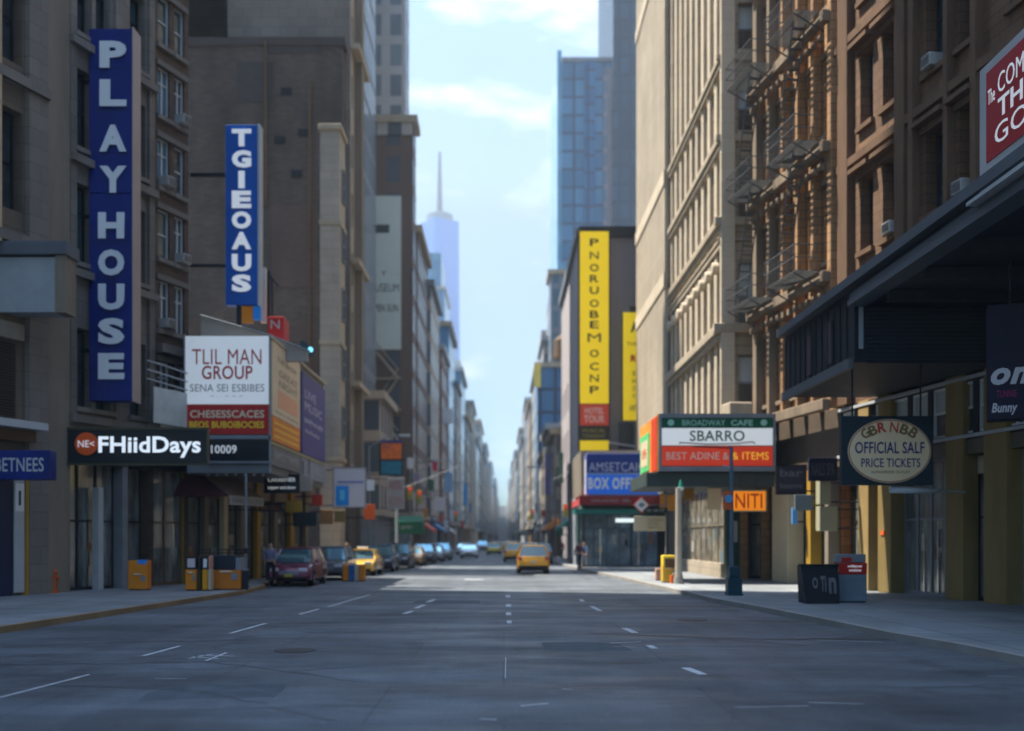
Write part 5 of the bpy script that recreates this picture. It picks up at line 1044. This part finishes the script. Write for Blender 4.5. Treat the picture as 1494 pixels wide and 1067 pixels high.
# ------------------------------------------------------------------ people
def person(label, px, py, shirt, trousers, rz=0, h=1.72, z=SW, stride=.16, group=None, Y=None, hairc=(.03, .02, .015)):
    g_ = G(px, py); Y = Y or g_.y; t = thing('person', label, 'person', (PX(px, Y), Y, z), R(rz), group); k = h/1.72
    skin = mat('skin', (.38, .22, .15), .6, .05)
    def skinned(name, V, E, rad, m, lev=2, root=0):
        me = bpy.data.meshes.new(name); me.from_pydata([tuple(Vector(v)*k) for v in V], E, []); o = bpy.data.objects.new(name, me); col.objects.link(o); o.parent = t
        sk = o.modifiers.new('skin', 'SKIN'); sk.use_smooth_shade = True
        if not me.skin_vertices: 
            bm = bmesh.new(); bm.from_mesh(me); bm.verts.layers.skin.verify(); bm.to_mesh(me); bm.free()
        for i, r in enumerate(rad):
            r = r if isinstance(r, tuple) else (r, r); me.skin_vertices[0].data[i].radius = (r[0]*k, r[1]*k)
        me.skin_vertices[0].data[root].use_root = True
        s_ = o.modifiers.new('sub', 'SUBSURF'); s_.levels = lev; s_.render_levels = lev; me.materials.append(m); return o
    s_ = stride
    V = [(0, 0, .94), (0, 0, 1.18), (0, 0, 1.38), (0, 0, 1.47), (0, .01, 1.54), (0, .02, 1.62), (0, .01, 1.69),
         (.10, 0, .88), (.11, s_*.6, .50), (.11, s_, .08), (.11, s_+.14, .04), (-.10, 0, .88), (-.11, -s_*.3, .50), (-.11, -s_*1.2, .09), (-.11, -s_*1.2+.14, .04),
         (.18, 0, 1.40), (.24, -s_*.4, 1.14), (.25, .05-s_*.4, .90), (.25, .08-s_*.4, .80), (-.18, 0, 1.40), (-.24, s_*.5, 1.14), (-.25, .10+s_*.5, .92), (-.25, .15+s_*.5, .82)]
    E = [(0, 1), (1, 2), (2, 3), (3, 4), (4, 5), (5, 6), (0, 7), (7, 8), (8, 9), (9, 10), (0, 11), (11, 12), (12, 13), (13, 14), (2, 15), (15, 16), (16, 17), (17, 18), (2, 19), (19, 20), (20, 21), (21, 22)]
    rad = [(.14, .10), (.14, .10), (.15, .10), .06, .075, .09, .06, .085, .06, .04, .035, .085, .06, .04, .035, .055, .042, .032, .035, .055, .042, .032, .035]
    skinned('body', V, E, rad, skin)
    skinned('shirt', [V[0], V[1], V[2], (0, 0, 1.44), V[15], V[16], (.25, .04-s_*.4, .96), V[19], V[20], (-.25, .09+s_*.5, .98)], [(0, 1), (1, 2), (2, 3), (2, 4), (4, 5), (5, 6), (2, 7), (7, 8), (8, 9)], [(.165, .125), (.165, .125), (.17, .12), .08, .075, .062, .05, .075, .062, .05], shirt)
    skinned('trousers', [(0, 0, .98), V[7], V[8], (.11, s_*.95, .13), V[11], V[12], (-.11, -s_*1.1, .14)], [(0, 1), (1, 2), (2, 3), (0, 4), (4, 5), (5, 6)], [(.16, .12), .105, .08, .065, .105, .08, .065], trousers)
    skinned('hair', [(0, -.03, 1.60), (0, -.01, 1.70)], [(0, 1)], [.085, .088], mat('hair', hairc, .8, .2))
    for sx in (-1, 1): MB().box(*sorted((sx*.04*k, sx*.16*k)), (s_ if sx > 0 else -s_*1.2)*k-.08, (s_ if sx > 0 else -s_*1.2)*k+.18, 0, .08).build('shoe', dark, t, bevel=.02, raw=True)
    return t
cl = lambda k, c: mat('cloth_'+k, c, .9, .15, 4)
person('person in a lilac grey top and dark trousers beside the maroon car', 395, 862, cl('lilac', (.16, .16, .24)), cl('black', (.012, .014, .02)), 170, 1.75, Y=43.2)
person('person in dark clothes walking on the sunny right pavement', 845, 834, cl('plum', (.10, .03, .05)), cl('navy', (.02, .025, .05)), 10, 1.72, Y=66)
person('person in a light blue top by the ticket office corner', 852, 834, cl('blue', (.10, .16, .28)), cl('pale', (.45, .45, .46)), 160, 1.66, Y=68.2)
person('person with pale clothes far along the left pavement', 506, 838, cl('cream', (.45, .40, .36)), cl('grey', (.08, .08, .09)), 170, 1.7, Y=58.7)

# ------------------------------------------------------------------ street furniture, left
def newsbox(label, px0, px1, py0, py1, Y, body, top=None, stick=None, name='newspaper_box', group=None, z=SW, dep=.45):
    f = Fr(0, Y); t = thing(name, label, 'newspaper box', (PX((px0+px1)/2, Y), Y+.2, z), 0, group); a, b = PX(px0, Y), PX(px1, Y); h = (PZ(py0, Y)-PZ(py1, Y)); zt = z+h
    MB().fb(f, a, b, -dep, 0, z+.04, zt-(.02 if not top else h*.38)).build('cabinet', body, t, bevel=.02)
    MB().fb(f, a+.03, b-.03, -dep+.03, -.03, z, z+.04).build('foot', dark, t)
    if b-a > .35:
        MB().fb(f, a+(b-a)*.3, b-(b-a)*.3, .0, .05, z+h*.52, z+h*.55).build('handle', chrome, t); MB().fb(f, a+(b-a)*.68, b-(b-a)*.1, .0, .03, z+h*.30, z+h*.48).build('coin_box', grey, t)
    if top:
        MB().fb(f, a+.01, b-.01, -dep+.01, -.01, zt-h*.38, zt).build('head', top, t, bevel=.03)
        if stick: MB().fb(f, a+(b-a)*.2, b-(b-a)*.15, -.009, .004, zt-h*.32, zt-h*.06).build('display_window', stick, t)
    return t
t = newsbox('orange newspaper box with a small blue card on top, alone before the dark entrance', 187, 215, 822, 866, 38.3, orange)
f = Fr(0, 38.3); MB().fb(f, PX(201, 38.3), PX(214, 38.3), -.12, .01, PZ(823, 38.3), PZ(817, 38.3)).build('blue_card', skyblue, t)
t = thing('fire_hydrant', 'small faded red orange hydrant against the stone pillar on the left', 'hydrant', (PX(81, 36.6), 36.4, SW)); hx, hy = PX(81, 36.6), 36.4
hm = mat('hydrant_paint', (.45, .10, .03), .5, .25)
MB().cyl((hx, hy, SW), (hx, hy, SW+.75), .15, .14, 12).cyl((hx, hy, SW), (hx, hy, SW+.08), .2, .2, 12).build('barrel', hm, t); MB().cyl((hx, hy, SW+.75), (hx, hy, SW+.92), .17, .06, 12).build('bonnet', hm, t)
for d in ((.22, 0), (-.22, 0), (0, -.22)): MB().cyl((hx, hy, SW+.55), (hx+d[0], hy+d[1], SW+.55), .06, n=8).build('nozzle', hm, t)
g3 = 'newspaper boxes before the theatre doors'
newsbox('orange newspaper box with black head and a pink and white window, leftmost of the row', 270, 287, 818, 868, 37.9, orange, dark, mat('pink_white', (.6, .5, .5), .5, .2, 4), group=g3)
newsbox('thin black newspaper box with a narrow yellow edge between the orange boxes', 288, 293, 820, 869, 37.8, mat('black_yellow', (.05, .04, .01), .5), dark, group=g3)
newsbox('narrow amber newspaper box with a white window in its black head', 295, 303, 818, 868, 37.8, mat('amber', (.72, .30, .01), .5, .1), dark, white, group=g3)
newsbox('slim cream and pink card stand at the right end of the newspaper boxes', 303.5, 307, 817, 868, 37.7, mat('cream_stand', (.55, .45, .32), .6), mat('pink_stand', (.6, .3, .22), .6), group=g3)
t = newsbox('wide orange rack with a black rail top, rightmost and largest of the row', 308, 351, 815, 866, 38.4, mat('orange_deep', (.55, .17, .015), .5, .15), None, group=g3)
t2 = t; f = Fr(0, 38.4)
for o in list(t.children):
    if o.name.startswith('cabinet'): bpy.data.objects.remove(o)
a, b = PX(308, 38.4), PX(351, 38.4); MB().fb(f, a, b, -.7, 0, SW+.04, SW+.75).build('cabinet', mat('orange_deep', (.55, .17, .015)), t, bevel=.02)
MB().fb(f, a+.02, b-.22, -.68, -.02, SW+.75, SW+1.3).build('dark_tray', darkblue, t, bevel=.03); MB().fb(f, b-.2, b, -.68, -.02, SW+.75, SW+1.2).build('grey_end', grey, t, bevel=.02)
m = MB()
for z in (1.38, 1.5): m.cyl(f(a-.5, -.3, SW+z), f(b+.2, -.3, SW+z), .02, n=6); m.cyl(f(a-.5, -.65, SW+z), f(b+.2, -.65, SW+z), .02, n=6)
for u in (a, (a+b)/2, b-.02): m.cyl(f(u, -.3, SW+1.28), f(u, -.3, SW+1.5), .02, n=6)
m.build('rail', dark, t)
t = thing('litter_bin', 'small dark bin at the foot of the thin pole near the orange rack', 'bin', (PX(356, 38.6), 38.6, SW)); c = (PX(356, 38.6), 38.7)
MB().cyl((*c, SW), (*c, SW+.72), .13, .16, 14).build('bin_body', darkblue, t); MB().cyl((*c, SW+.72), (*c, SW+.78), .17, .17, 14).build('rim', grey, t)
t = thing('street_pole', 'thin grey pole with a clamp at the left kerb in front of the shops', 'pole', (PX(358, 40), 40, SW)); c = (PX(359, 40), 40.0)
MB().cyl((*c, SW), (*c, 4.6), .05, .045, 8).build('shaft', grey, t); MB().cyl((*c, 1.5), (*c, 1.7), .09, .09, 8).build('clamp', dark, t); MB().cyl((*c, SW), (*c, SW+.12), .12, .10, 8).build('foot', dark, t)
g4 = 'striped newspaper boxes in front of the parked taxi'
for i, (p0, p1, mt, lb) in enumerate(((500, 508, orange, 'orange newspaper box at the left end of the striped row'), (509, 516, mat('box_blue', (.02, .12, .35), .5), 'blue newspaper box between orange and pale boxes'), (517, 523, mat('box_pale', (.45, .38, .30), .5), 'pale newspaper box beside the blue one'), (524, 532, orange, 'orange newspaper box at the right end of the striped row'))):
    newsbox(lb, p0, p1, 824, 849, 49.5, mt, z=0, group=g4)
for lab, px, Y in (('mannequin', 379, 45),): pass

# traffic signals
def signal_head(t, x, y, z, lit=None):
    hd = MB().box(x-.17, x+.17, y-.12, y+.12, z-1.0, z).build('signal_head', gold, t, bevel=.03)
    for k, (nm, c) in enumerate((('red', (.5, .02, .02)), ('amber', (.5, .25, .02)), ('green', (.02, .35, .12)))):
        zz = z-.2-.3*k; MB().cyl((x, y-.12, zz), (x, y-.15, zz), .11, n=12).build('lens', mat('lens_'+nm, c, .3, 0, emit=(.4 if nm == lit else 0)), hd, raw=True)
        for o in hd.children:
            pass
    for o in hd.children:
        for v in o.data.vertices: v.co -= Vector(t.location)
def sigpole(lab, x, y, arm, z, heads, H=7.0, mt=ltgrey):
    t = thing('traffic_signal', lab, 'traffic signal', (x, y, SW), 0, None)
    MB().cyl((x, y, SW), (x, y, H), .12, .08, 10).build('pole', mt, t); MB().cyl((x, y, SW), (x, y, SW+.4), .2, .17, 10).build('base', mt, t)
    m = MB().cyl((x, y, H-.6), (x+arm, y, z), .035, .02, 8); m.build('mast_arm', grey, t)
    for hx_, hz in heads: signal_head(t, hx_, y-.2, hz, 'red')
    return t
sigpole('traffic signal on a pale mast arm reaching over the left lanes', -7.9, 76, 4.6, 7.4, ((-6.9, 5.9), (-6.2, 5.6)), 6.2)
sigpole('dark pole with an amber traffic signal at the right kerb near the ticket office', 4.9, 76, -1.3, 6.4, ((4.55, 4.6),), 7.6, dark)
for i, (px, Y, lab) in enumerate(((655, 112, 'small far traffic light over the left parked cars'), (788, 105, 'small far traffic light on the right side of the road'))):
    x = PX(px, Y); sigpole(lab, x, Y, 1.5 if i == 0 else -1.5, 6.0, ((x+(.8 if i == 0 else -.8), 5.0),), 6.2, grey)

# ------------------------------------------------------------------ street furniture, right
t = thing('sign_pole', 'teal grey pole on a tall square base at the right kerb', 'pole', (PX(1070, 35), 35, SW)); c = (PX(1067, 35), 35.0)
bx = PX(1070.5, 35)
for w_, z0, z1, nm in ((.27, SW, SW+.09, 'plinth'), (.245, SW+.09, SW+.56, 'base_block'), (.20, SW+.56, SW+.62, 'base_band'), (.18, SW+.62, SW+.98, 'base_shaft')): MB().box(bx-w_, bx+w_, 35-w_, 35+w_, z0, z1).build(nm, teal, t, bevel=.03)
MB().cyl((*c, SW+.9), (*c, PZ(652, 35)), .085, .06, 12).build('shaft', mat('pole_teal_grey', (.10, .15, .19), .45, .2), t)
m = MB().cyl((*c, PZ(654, 35)), (PX(1012, 35), 35, PZ(652, 35)), .025, .015, 6); m.build('arm', dark, t)
MB().fb(Fr(0, 34.9), PX(1054, 35), PX(1066, 35), -.03, 0, PZ(744, 35), PZ(717, 35)).build('red_plate', orangered, t)
cc = (PX(1062, 35), PZ(728, 35)); MB().cyl((cc[0], 34.89, cc[1]), (cc[0], 34.86, cc[1]), .14, n=16).build('blue_disc', mat('disc_blue', (.1, .35, .6), .5, 0), t)
m = MB().cyl((c[0], 35, PZ(683, 35)), (c[0]-.3, 34.9, PZ(680, 35)), .03, n=6); m.build('hook', ltgrey, t)

t = thing('lamp_post', 'pale post with a small green lamp on top before the corner shop', 'lamp post', (PX(990, 43.6), 43.6, SW)); c = (PX(990, 43.6), 43.6)
MB().cyl((*c, SW), (*c, PZ(712, 43.6)), .15, .12, 14).build('post', mat('post_cream', (.42, .37, .29), .6, .12), t); MB().cyl((*c, SW), (*c, SW+.3), .22, .2, 14).build('base', concrete, t)
MB().cyl((c[0]+.1, c[1], PZ(712, 43.6)), (c[0]+.1, c[1], PZ(700, 43.6)), .13, .05, 12).build('green_lamp', mat('lamp_green', (.02, .18, .13), .4, 0), t); MB().cyl((c[0]+.1, c[1]-.01, PZ(716, 43.6)), (c[0]+.1, c[1]-.01, PZ(711, 43.6)), .10, .14, 12).build('globe', mat('globe', (.8, .85, .8), .3, 0), t)
t = thing('kerb_sign', 'tan parking board with small text under a red rimmed diamond sign on a thin post', 'street sign', (PX(958, 46), 46, SW)); f = Fr(0, 46); c = (PX(972, 46), 46.1)
MB().cyl((*c, SW), (*c, PZ(716, 46)), .045, n=8).build('post', grey, t)
MB().fb(f, PX(925, 46), PX(971, 46), -.05, 0, PZ(775, 46), PZ(753, 46)).build('tan_board', mat('board_tan', (.50, .42, .28), .6, .1), t, bevel=.01)
text('NO STANDING\nANY TIME\nPERMIT ONLY', mat('faint_tan', (.30, .24, .15), .6, 0), f, PX(945, 46), PX(968, 46), PZ(772, 46), PZ(757, 46), .008, t)
MB().fb(f, PX(939, 46), PX(974, 46), -.05, 0, PZ(749, 46), PZ(741, 46)).build('street_plate', mat('plate_dark', (.02, .035, .035), .5), t); text('W 44 ST', ltgrey, f, PX(943, 46), PX(970, 46), PZ(747, 46), PZ(743, 46), .008, t)
k = .38; cx, cz = PX(936, 46), PZ(737, 46)
MB().prism([(cx+k, cz), (cx, cz+k), (cx-k, cz), (cx, cz-k)], f, -.03, 0).build('diamond_rim', mat('rim_coral', (.62, .12, .08), .5, 0), t); k = .31; MB().prism([(cx+k, cz), (cx, cz+k), (cx-k, cz), (cx, cz-k)], f, .002, .012).build('diamond_face', white, t); k = .15; MB().prism([(cx+k, cz), (cx, cz+k*.8), (cx-k, cz), (cx, cz-k*.8)], f, .014, .02).build('diamond_symbol', grey, t)
MB().cyl((cx, 46.06, cz), (c[0], 46.1, cz), .025, n=6).build('cross_bar', grey, t)
t = newsbox('yellow newspaper box standing behind the right kerb near the pale post', 967, 990, 812, 852, 44.6, mat('box_yellow', (.60, .38, .04), .5, .2, 3), mat('box_yellow_top', (.78, .58, .05), .5, .1), None, dep=.6)
f = Fr(0, 44.6); MB().fb(f, PX(970, 44.6), PX(986, 44.6), -.01, .008, PZ(828, 44.6), PZ(815, 44.6)+.0).build('display_window', brown, t)
t = newsbox('low grey and red box squeezed beside the yellow newspaper box', 983, 996, 840, 856, 43.9, grey, None, None, dep=.3); MB().fb(Fr(0, 43.9), PX(979, 43.9), PX(984, 43.9), -.3, .01, SW, SW+.35).build('red_side', orangered, t)
t = newsbox('pinkish low box left of the yellow newspaper box', 957, 966, 832, 850, 47, mat('box_pink', (.55, .30, .22), .6), None, None, dep=.3)
board('hanging_sign', 'bright orange sign with four red capitals under the corner marquee', 1068, 1117, 717, 745, 43.4, mat('sign_hot_orange', (.88, .24, .01), .5, .06, emit=.2), 'NITI', mat('sign_ink_red', (.55, .05, .01), .5, 0), inset=(.1, .12), frame=mat('frame_olive', (.35, .28, .12), .6))  # orange board lifted by a glow added to its surface
board('hanging_sign', 'orange and cream striped sign left of the pale post', 963, 990, 722, 745, 48, mat('sign_amber', (.78, .33, .05), .5, .25, 2), None)
board('light_box', 'cream upright light box hanging under the corner marquee', 1033, 1052, 708, 744, 45.5, cream, None)
board('light_box', 'brown box sign beside the green lamp of the pale post', 998, 1013, 708, 729, 46, mat('sign_ochre', (.28, .14, .02), .5), None)
board('projecting_sign', 'dark plum sign with faint pale marks right of the corner marquee', 1134, 1175, 680, 720, 42.5, mat('plum_dark', (.035, .03, .045), .5, .2), 'bar\nlounge', mat('faint_grey', (.12, .12, .14), .5, 0), hang='right', frame=dark)
board('projecting_sign', 'small navy sign with faint letters beneath the canopy left of the oval ticket sign', 1180, 1222, 668, 702, 38.6, mat('navy_dark', (.018, .022, .05), .5, .2), 'NAILS SPA', mat('faint_grey', (.12, .12, .14), .5, 0), hang='right')
board('projecting_sign', 'blank blue grey square sign beside the cream pillar', 1160, 1186, 722, 745, 42, mat('blank_blue_grey', (.14, .18, .20), .5), None, hang='right')
board('light_box', 'pale yellow square light box over the black sandwich board, lower of two', 1196, 1222, 739, 775, 38.8, mat('box_pale_olive', (.34, .33, .22), .6, .1), None, thick=.5, hang='right')
board('light_box', 'pale yellow light box directly above the other square one', 1196, 1212, 700, 736, 38.8, mat('box_pale_olive', (.34, .33, .22), .6, .1), None, thick=.5, hang='right')
board('projecting_sign', 'narrow bright blue vertical sign between the pillars right of the cream one', 1156, 1164, 741, 765, 43, mat('tiny_blue', (.12, .35, .75), .5), None, hang='right')
# sandwich board and red box
t = thing('sandwich_board', 'black sandwich board with worn grey lettering on the shaded right pavement', 'sandwich board', (PX(1199, 30.6), 30.6, SW)); f = Fr(0, 30.4); a, b = PX(1176, 30.4), PX(1225, 30.4); H = 1.12
for nm, n0, n1 in (('front_panel', .0, -.02), ('back_panel', -.75, -.73)):
    m = MB(); s_ = .22 if n0 == 0 else -.22
    P = [f(a, n0, SW), f(b, n0, SW), f(b+.02, n0-s_*.9, SW+H), f(a-.10, n0-s_*.9, SW+H)]; Q = [p+Vector((0, .03, 0)) for p in P]
    m.face(P); m.face(Q)
    for i in range(4): m.face([P[i], P[(i+1) % 4], Q[(i+1) % 4], Q[i]])
    m.build(nm, mat('board_black2', (.012, .015, .022), .35, .2), t)
MB().fb(f, a-.12, b+.04, -.42, -.12, SW+H, SW+H+.05).build('top_cap', dark, t, bevel=.01)
m = MB(); m.face([f(a, -.02, SW), f(a, -.72, SW), f(a-.1, -.5, SW+H), f(a-.1, -.22, SW+H)]); m.face([f(b, -.02, SW), f(b, -.72, SW), f(b, -.5, SW+H), f(b, -.22, SW+H)]); m.build('side_cloth', darkblue, t)
gy = mat('worn_grey', (.16, .16, .17), .6, .3, 6)
for s_, u0_, u1_, z0_, z1_ in (('O', .22, .38, .45, .78), ('TI', .46, .62, .36, .82), ('n', .70, .92, .30, .78)):
    l = text(s_, gy, f, a+u0_, a+u1_, SW+z0_, SW+z1_, .012, t, bold=.03)
    for v in l.data.vertices: v.co.y += (v.co.z+t.location.z-SW)*.177
t = thing('newspaper_box', 'tall grey blue newspaper box with a red panel, right of the black sandwich board', 'newspaper box', (PX(1244, 30.9), 31.1, SW)); f = Fr(0, 30.9); a, b = PX(1222, 30.9), PX(1265, 30.9)
MB().fb(f, a+.05, b, -.42, 0, SW+.04, SW+.85).build('cabinet', mat('cab_blue_grey', (.15, .20, .24), .5, .15, 2), t, bevel=.02); MB().fb(f, a+.05, b, -.42, .01, SW+.855, SW+1.2).build('red_panel', red, t, bevel=.01)
MB().fb(f, a, b-.02, -.42, -.02, SW+1.205, SW+1.46).build('head', grey, t, bevel=.03); MB().fb(f, a+.12, a+.42, -.02, .004, SW+1.23, SW+1.36).build('red_label', red, t); MB().fb(f, a+.1, b-.05, -.4, -.02, SW, SW+.035).build('foot', dark, t)
text('village', wtx, f, a+.30, b-.16, SW+1.04, SW+1.14, .015, t, shear=.3, bold=.02); text('voice', wtx, f, a+.34, b-.18, SW+.94, SW+1.02, .015, t, shear=.3, bold=.02)

# ------------------------------------------------------------------ more street clutter in the middle distance
SM = [mat('small_sign_'+str(i), c, .5, .1) for i, c in enumerate(((.55, .56, .58), (.55, .06, .04), (.05, .20, .42), (.60, .42, .05), (.03, .14, .08), (.65, .25, .04), (.30, .25, .40)))]
for i, (p0, p1, q0, q1, Y, k, sd_, lb) in enumerate(((594, 603, 668, 684, 88, 0, 'left', 'small pale sign above the signal heads on the left'), (604, 612, 690, 704, 95, 6, 'left', 'little violet sign between the pale sign and the mast arm'), (618, 624, 742, 756, 98, 5, 'left', 'little orange sign right of the green awning'), (626, 633, 700, 716, 110, 4, 'left', 'small dark green sign over the parked cars'),
    (640, 646, 752, 762, 118, 1, 'left', 'small red sign low above the parked cars in the distance'), (651, 656, 770, 777, 130, 3, 'left', 'tiny yellow sign low in the distance on the left'), (664, 670, 742, 758, 140, 0, 'left', 'tiny white sign on the distant left facades'), (672, 677, 760, 770, 160, 1, 'left', 'tiny red sign near the distant left cars'), (684, 688, 735, 748, 190, 2, 'left', 'tiny blue sign deepest in the left row'),
    (806, 817, 758, 768, 100, 5, 'right', 'orange sign low on the right row beyond the ticket office'), (818, 829, 745, 762, 92, 0, 'right', 'pale sign left of the ticket office'), (790, 797, 745, 755, 120, 1, 'right', 'small red sign low in the right row'), (803, 810, 700, 722, 112, 0, 'right', 'tall white sign in the right row beneath the violet banner'), (780, 785, 735, 748, 150, 2, 'right', 'tiny blue sign deep in the right row'), (770, 774, 752, 760, 190, 3, 'right', 'tiny yellow sign deepest in the right row'),
    (812, 822, 770, 782, 96, 4, 'right', 'dark green low sign behind the right signal pole'), (535, 546, 700, 716, 66, 0, 'left', 'small blank pale sign right of the white panel with the blue picture'), (455, 470, 722, 738, 53, 1, 'left', 'small dull red sign over the grey parked car'), (590, 600, 757, 768, 84, 1, 'left', 'small red sign beside the green awning'))):
    board('projecting_sign', lb, p0, p1, q0, q1, Y, SM[k], None, hang=sd_)
def awn(lb, side, x, y0, y1, z, mt):
    t = thing('shop_awning', lb, 'awning', (x, y0, z)); s_ = -side
    m = MB(); m.face([(x, y0, z+.9), (x, y1, z+.9), (x+s_*1.3, y1, z), (x+s_*1.3, y0, z)]); m.face([(x, y0, z+.9), (x+s_*1.3, y0, z), (x, y0, z)]); m.build('cloth', mt, t)
    MB().box(*sorted((x+s_*1.3, x+s_*1.34)), y0, y1, z-.3, z).build('valance', mt, t)
for a in (('dull red awning on the far left shops past the green awning', -1, -8.6, 104, 112, 3.0, SM[1]), ('blue awning on the far left shops after the red one', -1, -8.3, 119, 128, 3.0, SM[2]), ('pale awning on the far left shops, third past the green awning', -1, -8.1, 137, 146, 3.0, SM[0]),
          ('orange awning on the far right low shops', 1, 5.3, 109, 118, 3.0, SM[5]), ('pale awning on the far right low shops after the orange one', 1, 5.2, 123, 133, 3.0, SM[0]), ('blue green awning on the grey block side behind the ticket office', 1, 5.9, 85, 93, 3.0, mat('awning_teal', (.01, .22, .17), .6))): awn(*a)
for i, (x, y, sh, lb) in enumerate(((6.0, 90, (.3, .3, .32), 'pale grey jacket walking behind the ticket office'), (5.4, 96, (.25, .04, .03), 'red jacket far along the right pavement'), (-8.4, 82, (.05, .06, .1), 'navy coat on the far left pavement behind the cars'), (5.2, 118, (.08, .08, .09), 'black coat deep in the right pavement'))):
    person('person in a '+lb, 0, 800, mat('coat_'+str(i), sh, .9, .1), mat('cloth_navy', (.02, .025, .05)), 20*i, 1.7); bpy.data.objects[-1] if 0 else None
    p = [o for o in bpy.data.objects if o.get('label') == 'person in a '+lb][0]; p.location = (x, y, SW)
def street_lamp(lb, x, y, arm):
    t = thing('street_lamp', lb, 'street lamp', (x, y, SW), 0, 'tall grey street lamps along the kerbs')
    MB().cyl((x, y, SW), (x, y, 8.2), .10, .06, 8).build('pole', grey, t); m = MB().cyl((x, y, 8.1), (x+arm*.6, y, 8.8), .05, n=6); m.cyl((x+arm*.6, y, 8.8), (x+arm, y, 8.9), .05, n=6); m.build('arm', grey, t)
    MB().box(*sorted((x+arm, x+arm*1.35)), y-.15, y+.15, 8.78, 8.95).build('lamp_head', ltgrey, t, bevel=.04)
for lb, x, y, a_ in (('street lamp above the dark blue car', -8.9, 68, 2), ('street lamp beside the tall tan building base on the left', -8.2, 90, 2), ('street lamp deep on the left past the awnings', -7.4, 125, 2), ('street lamp by the grey block on the right', 4.9, 98, -2), ('street lamp deep on the right past the orange awning', 4.4, 135, -2)): street_lamp(lb, x, y, a_)

# weathering pieces on near buildings: window air conditioners, side wall patches, soffit bulbs
acm = mat('ac_grey', (.35, .35, .34), .6, .2, 3)
for u, z in ((8.4, 10.6), (9.4, 13.5), (8.4, 16.4), (9.4, 19.3)):
    t = thing('air_conditioner', {10.6: 'lowest window air conditioner on the dark left brick building', 13.5: 'second lowest window air conditioner on the dark left brick building', 16.4: 'window air conditioner third from the bottom on the dark left brick building', 19.3: 'highest window air conditioner on the dark left brick building'}[z], 'air conditioner', tuple(FL(u+.25, .2, z)), 0, 'window air conditioners on the left brick building')
    MB().fb(FL, u, u+.5, -.1, .4, z+.07, z+.45).build('casing', acm, t, bevel=.02); m = MB()
    for k in range(5): m.fb(FL, u+.04, u+.46, .401, .41, z+.12+k*.06, z+.145+k*.06)
    m.build('grille', dark, t)
for i, (yy, z) in enumerate(((36.2, 12.8), (33.7, 17.5), (36.2, 22.2), (32.0, 12.8))):
    u = uR(yy)-.3; t = thing('air_conditioner', ('window air conditioner low over the canopy box on the brown sandstone', 'window air conditioner in the middle rows of the brown sandstone', 'window air conditioner highest on the brown sandstone', 'window air conditioner nearest the red roof sign')[i], 'air conditioner', tuple(FRt(u, .2, z)), 0, 'window air conditioners on the brown sandstone building')
    MB().fb(FRt, u, u+.55, -.35, .35, z+.01, z+.42).build('casing', acm, t, bevel=.02); m = MB()
    for k in range(5): m.fb(FRt, u+.04, u+.5, .351, .36, z+.08+k*.06, z+.105+k*.06)
    m.build('grille', dark, t)
bt = [o for o in bpy.data.objects if o.name == 'brick_block'][0]; f0 = Fr(-42, 66.0)
for i, (p0, p1, q0, q1, mt) in enumerate(((396, 462, 300, 420, 'patched_brick'), (430, 464, 470, 600, 'patched_brick'), (345, 400, 90, 150, 'sooty_brick'), (385, 470, 60, 78, 'sooty_brick'))):
    MB().fb(f0, PX(p0, 66)+42, PX(p1, 66)+42, .002, .03, PZ(q1, 66), PZ(q0, 66)).build('brick_patch', brick(mt, (.085, .055, .045), (.10, .066, .052), (.07, .055, .05), .5, .16, .014) if mt == 'patched_brick' else brick(mt, (.045, .038, .036), (.055, .045, .042), (.045, .04, .038), .5, .16, .014), bt)
for px, q0, q1 in ((452, 120, 600), (388, 60, 300)): MB().cyl(f0(PX(px, 66)+42, .12, PZ(q1, 66)), f0(PX(px, 66)+42, .12, PZ(q0, 66)), .07, n=8).build('drain_pipe', brown, bt)
for px, py in ((410, 140), (435, 200), (400, 210), (425, 260)): m = MB().fb(f0, PX(px, 66)+42, PX(px, 66)+42.7, .0, .05, PZ(py, 66), PZ(py, 66)+.5); m.build('vent', dark, bt)
mq = [o for o in bpy.data.objects if o.name.startswith('theatre_marquee')][0]
for i in range(7):
    c = (xa_ := PX(300, 42)+i*.38, 42.3, PZ(690, 42)-.02); MB().cyl((c[0], c[1], c[2]-.08), (c[0], c[1], c[2]), .05, .06, 8).build('soffit_lamp', ltgrey, mq)

# ------------------------------------------------------------------ air
hz = bpy.data.materials.new('haze'); hz.use_nodes = True; n = hz.node_tree; n.nodes.remove(n.nodes['Principled BSDF'])
v = n.nodes.new('ShaderNodeVolumePrincipled'); v.inputs['Color'].default_value = (.78, .90, 1, 1); v.inputs['Density'].default_value = .0004; v.inputs['Anisotropy'].default_value = .3
n.links.new(v.outputs[0], n.nodes['Material Output'].inputs['Volume'])
o = MB().box(-660, 660, -60, 1460, -1, 516).build('haze', hz); tag(o, None, None, kind='stuff')
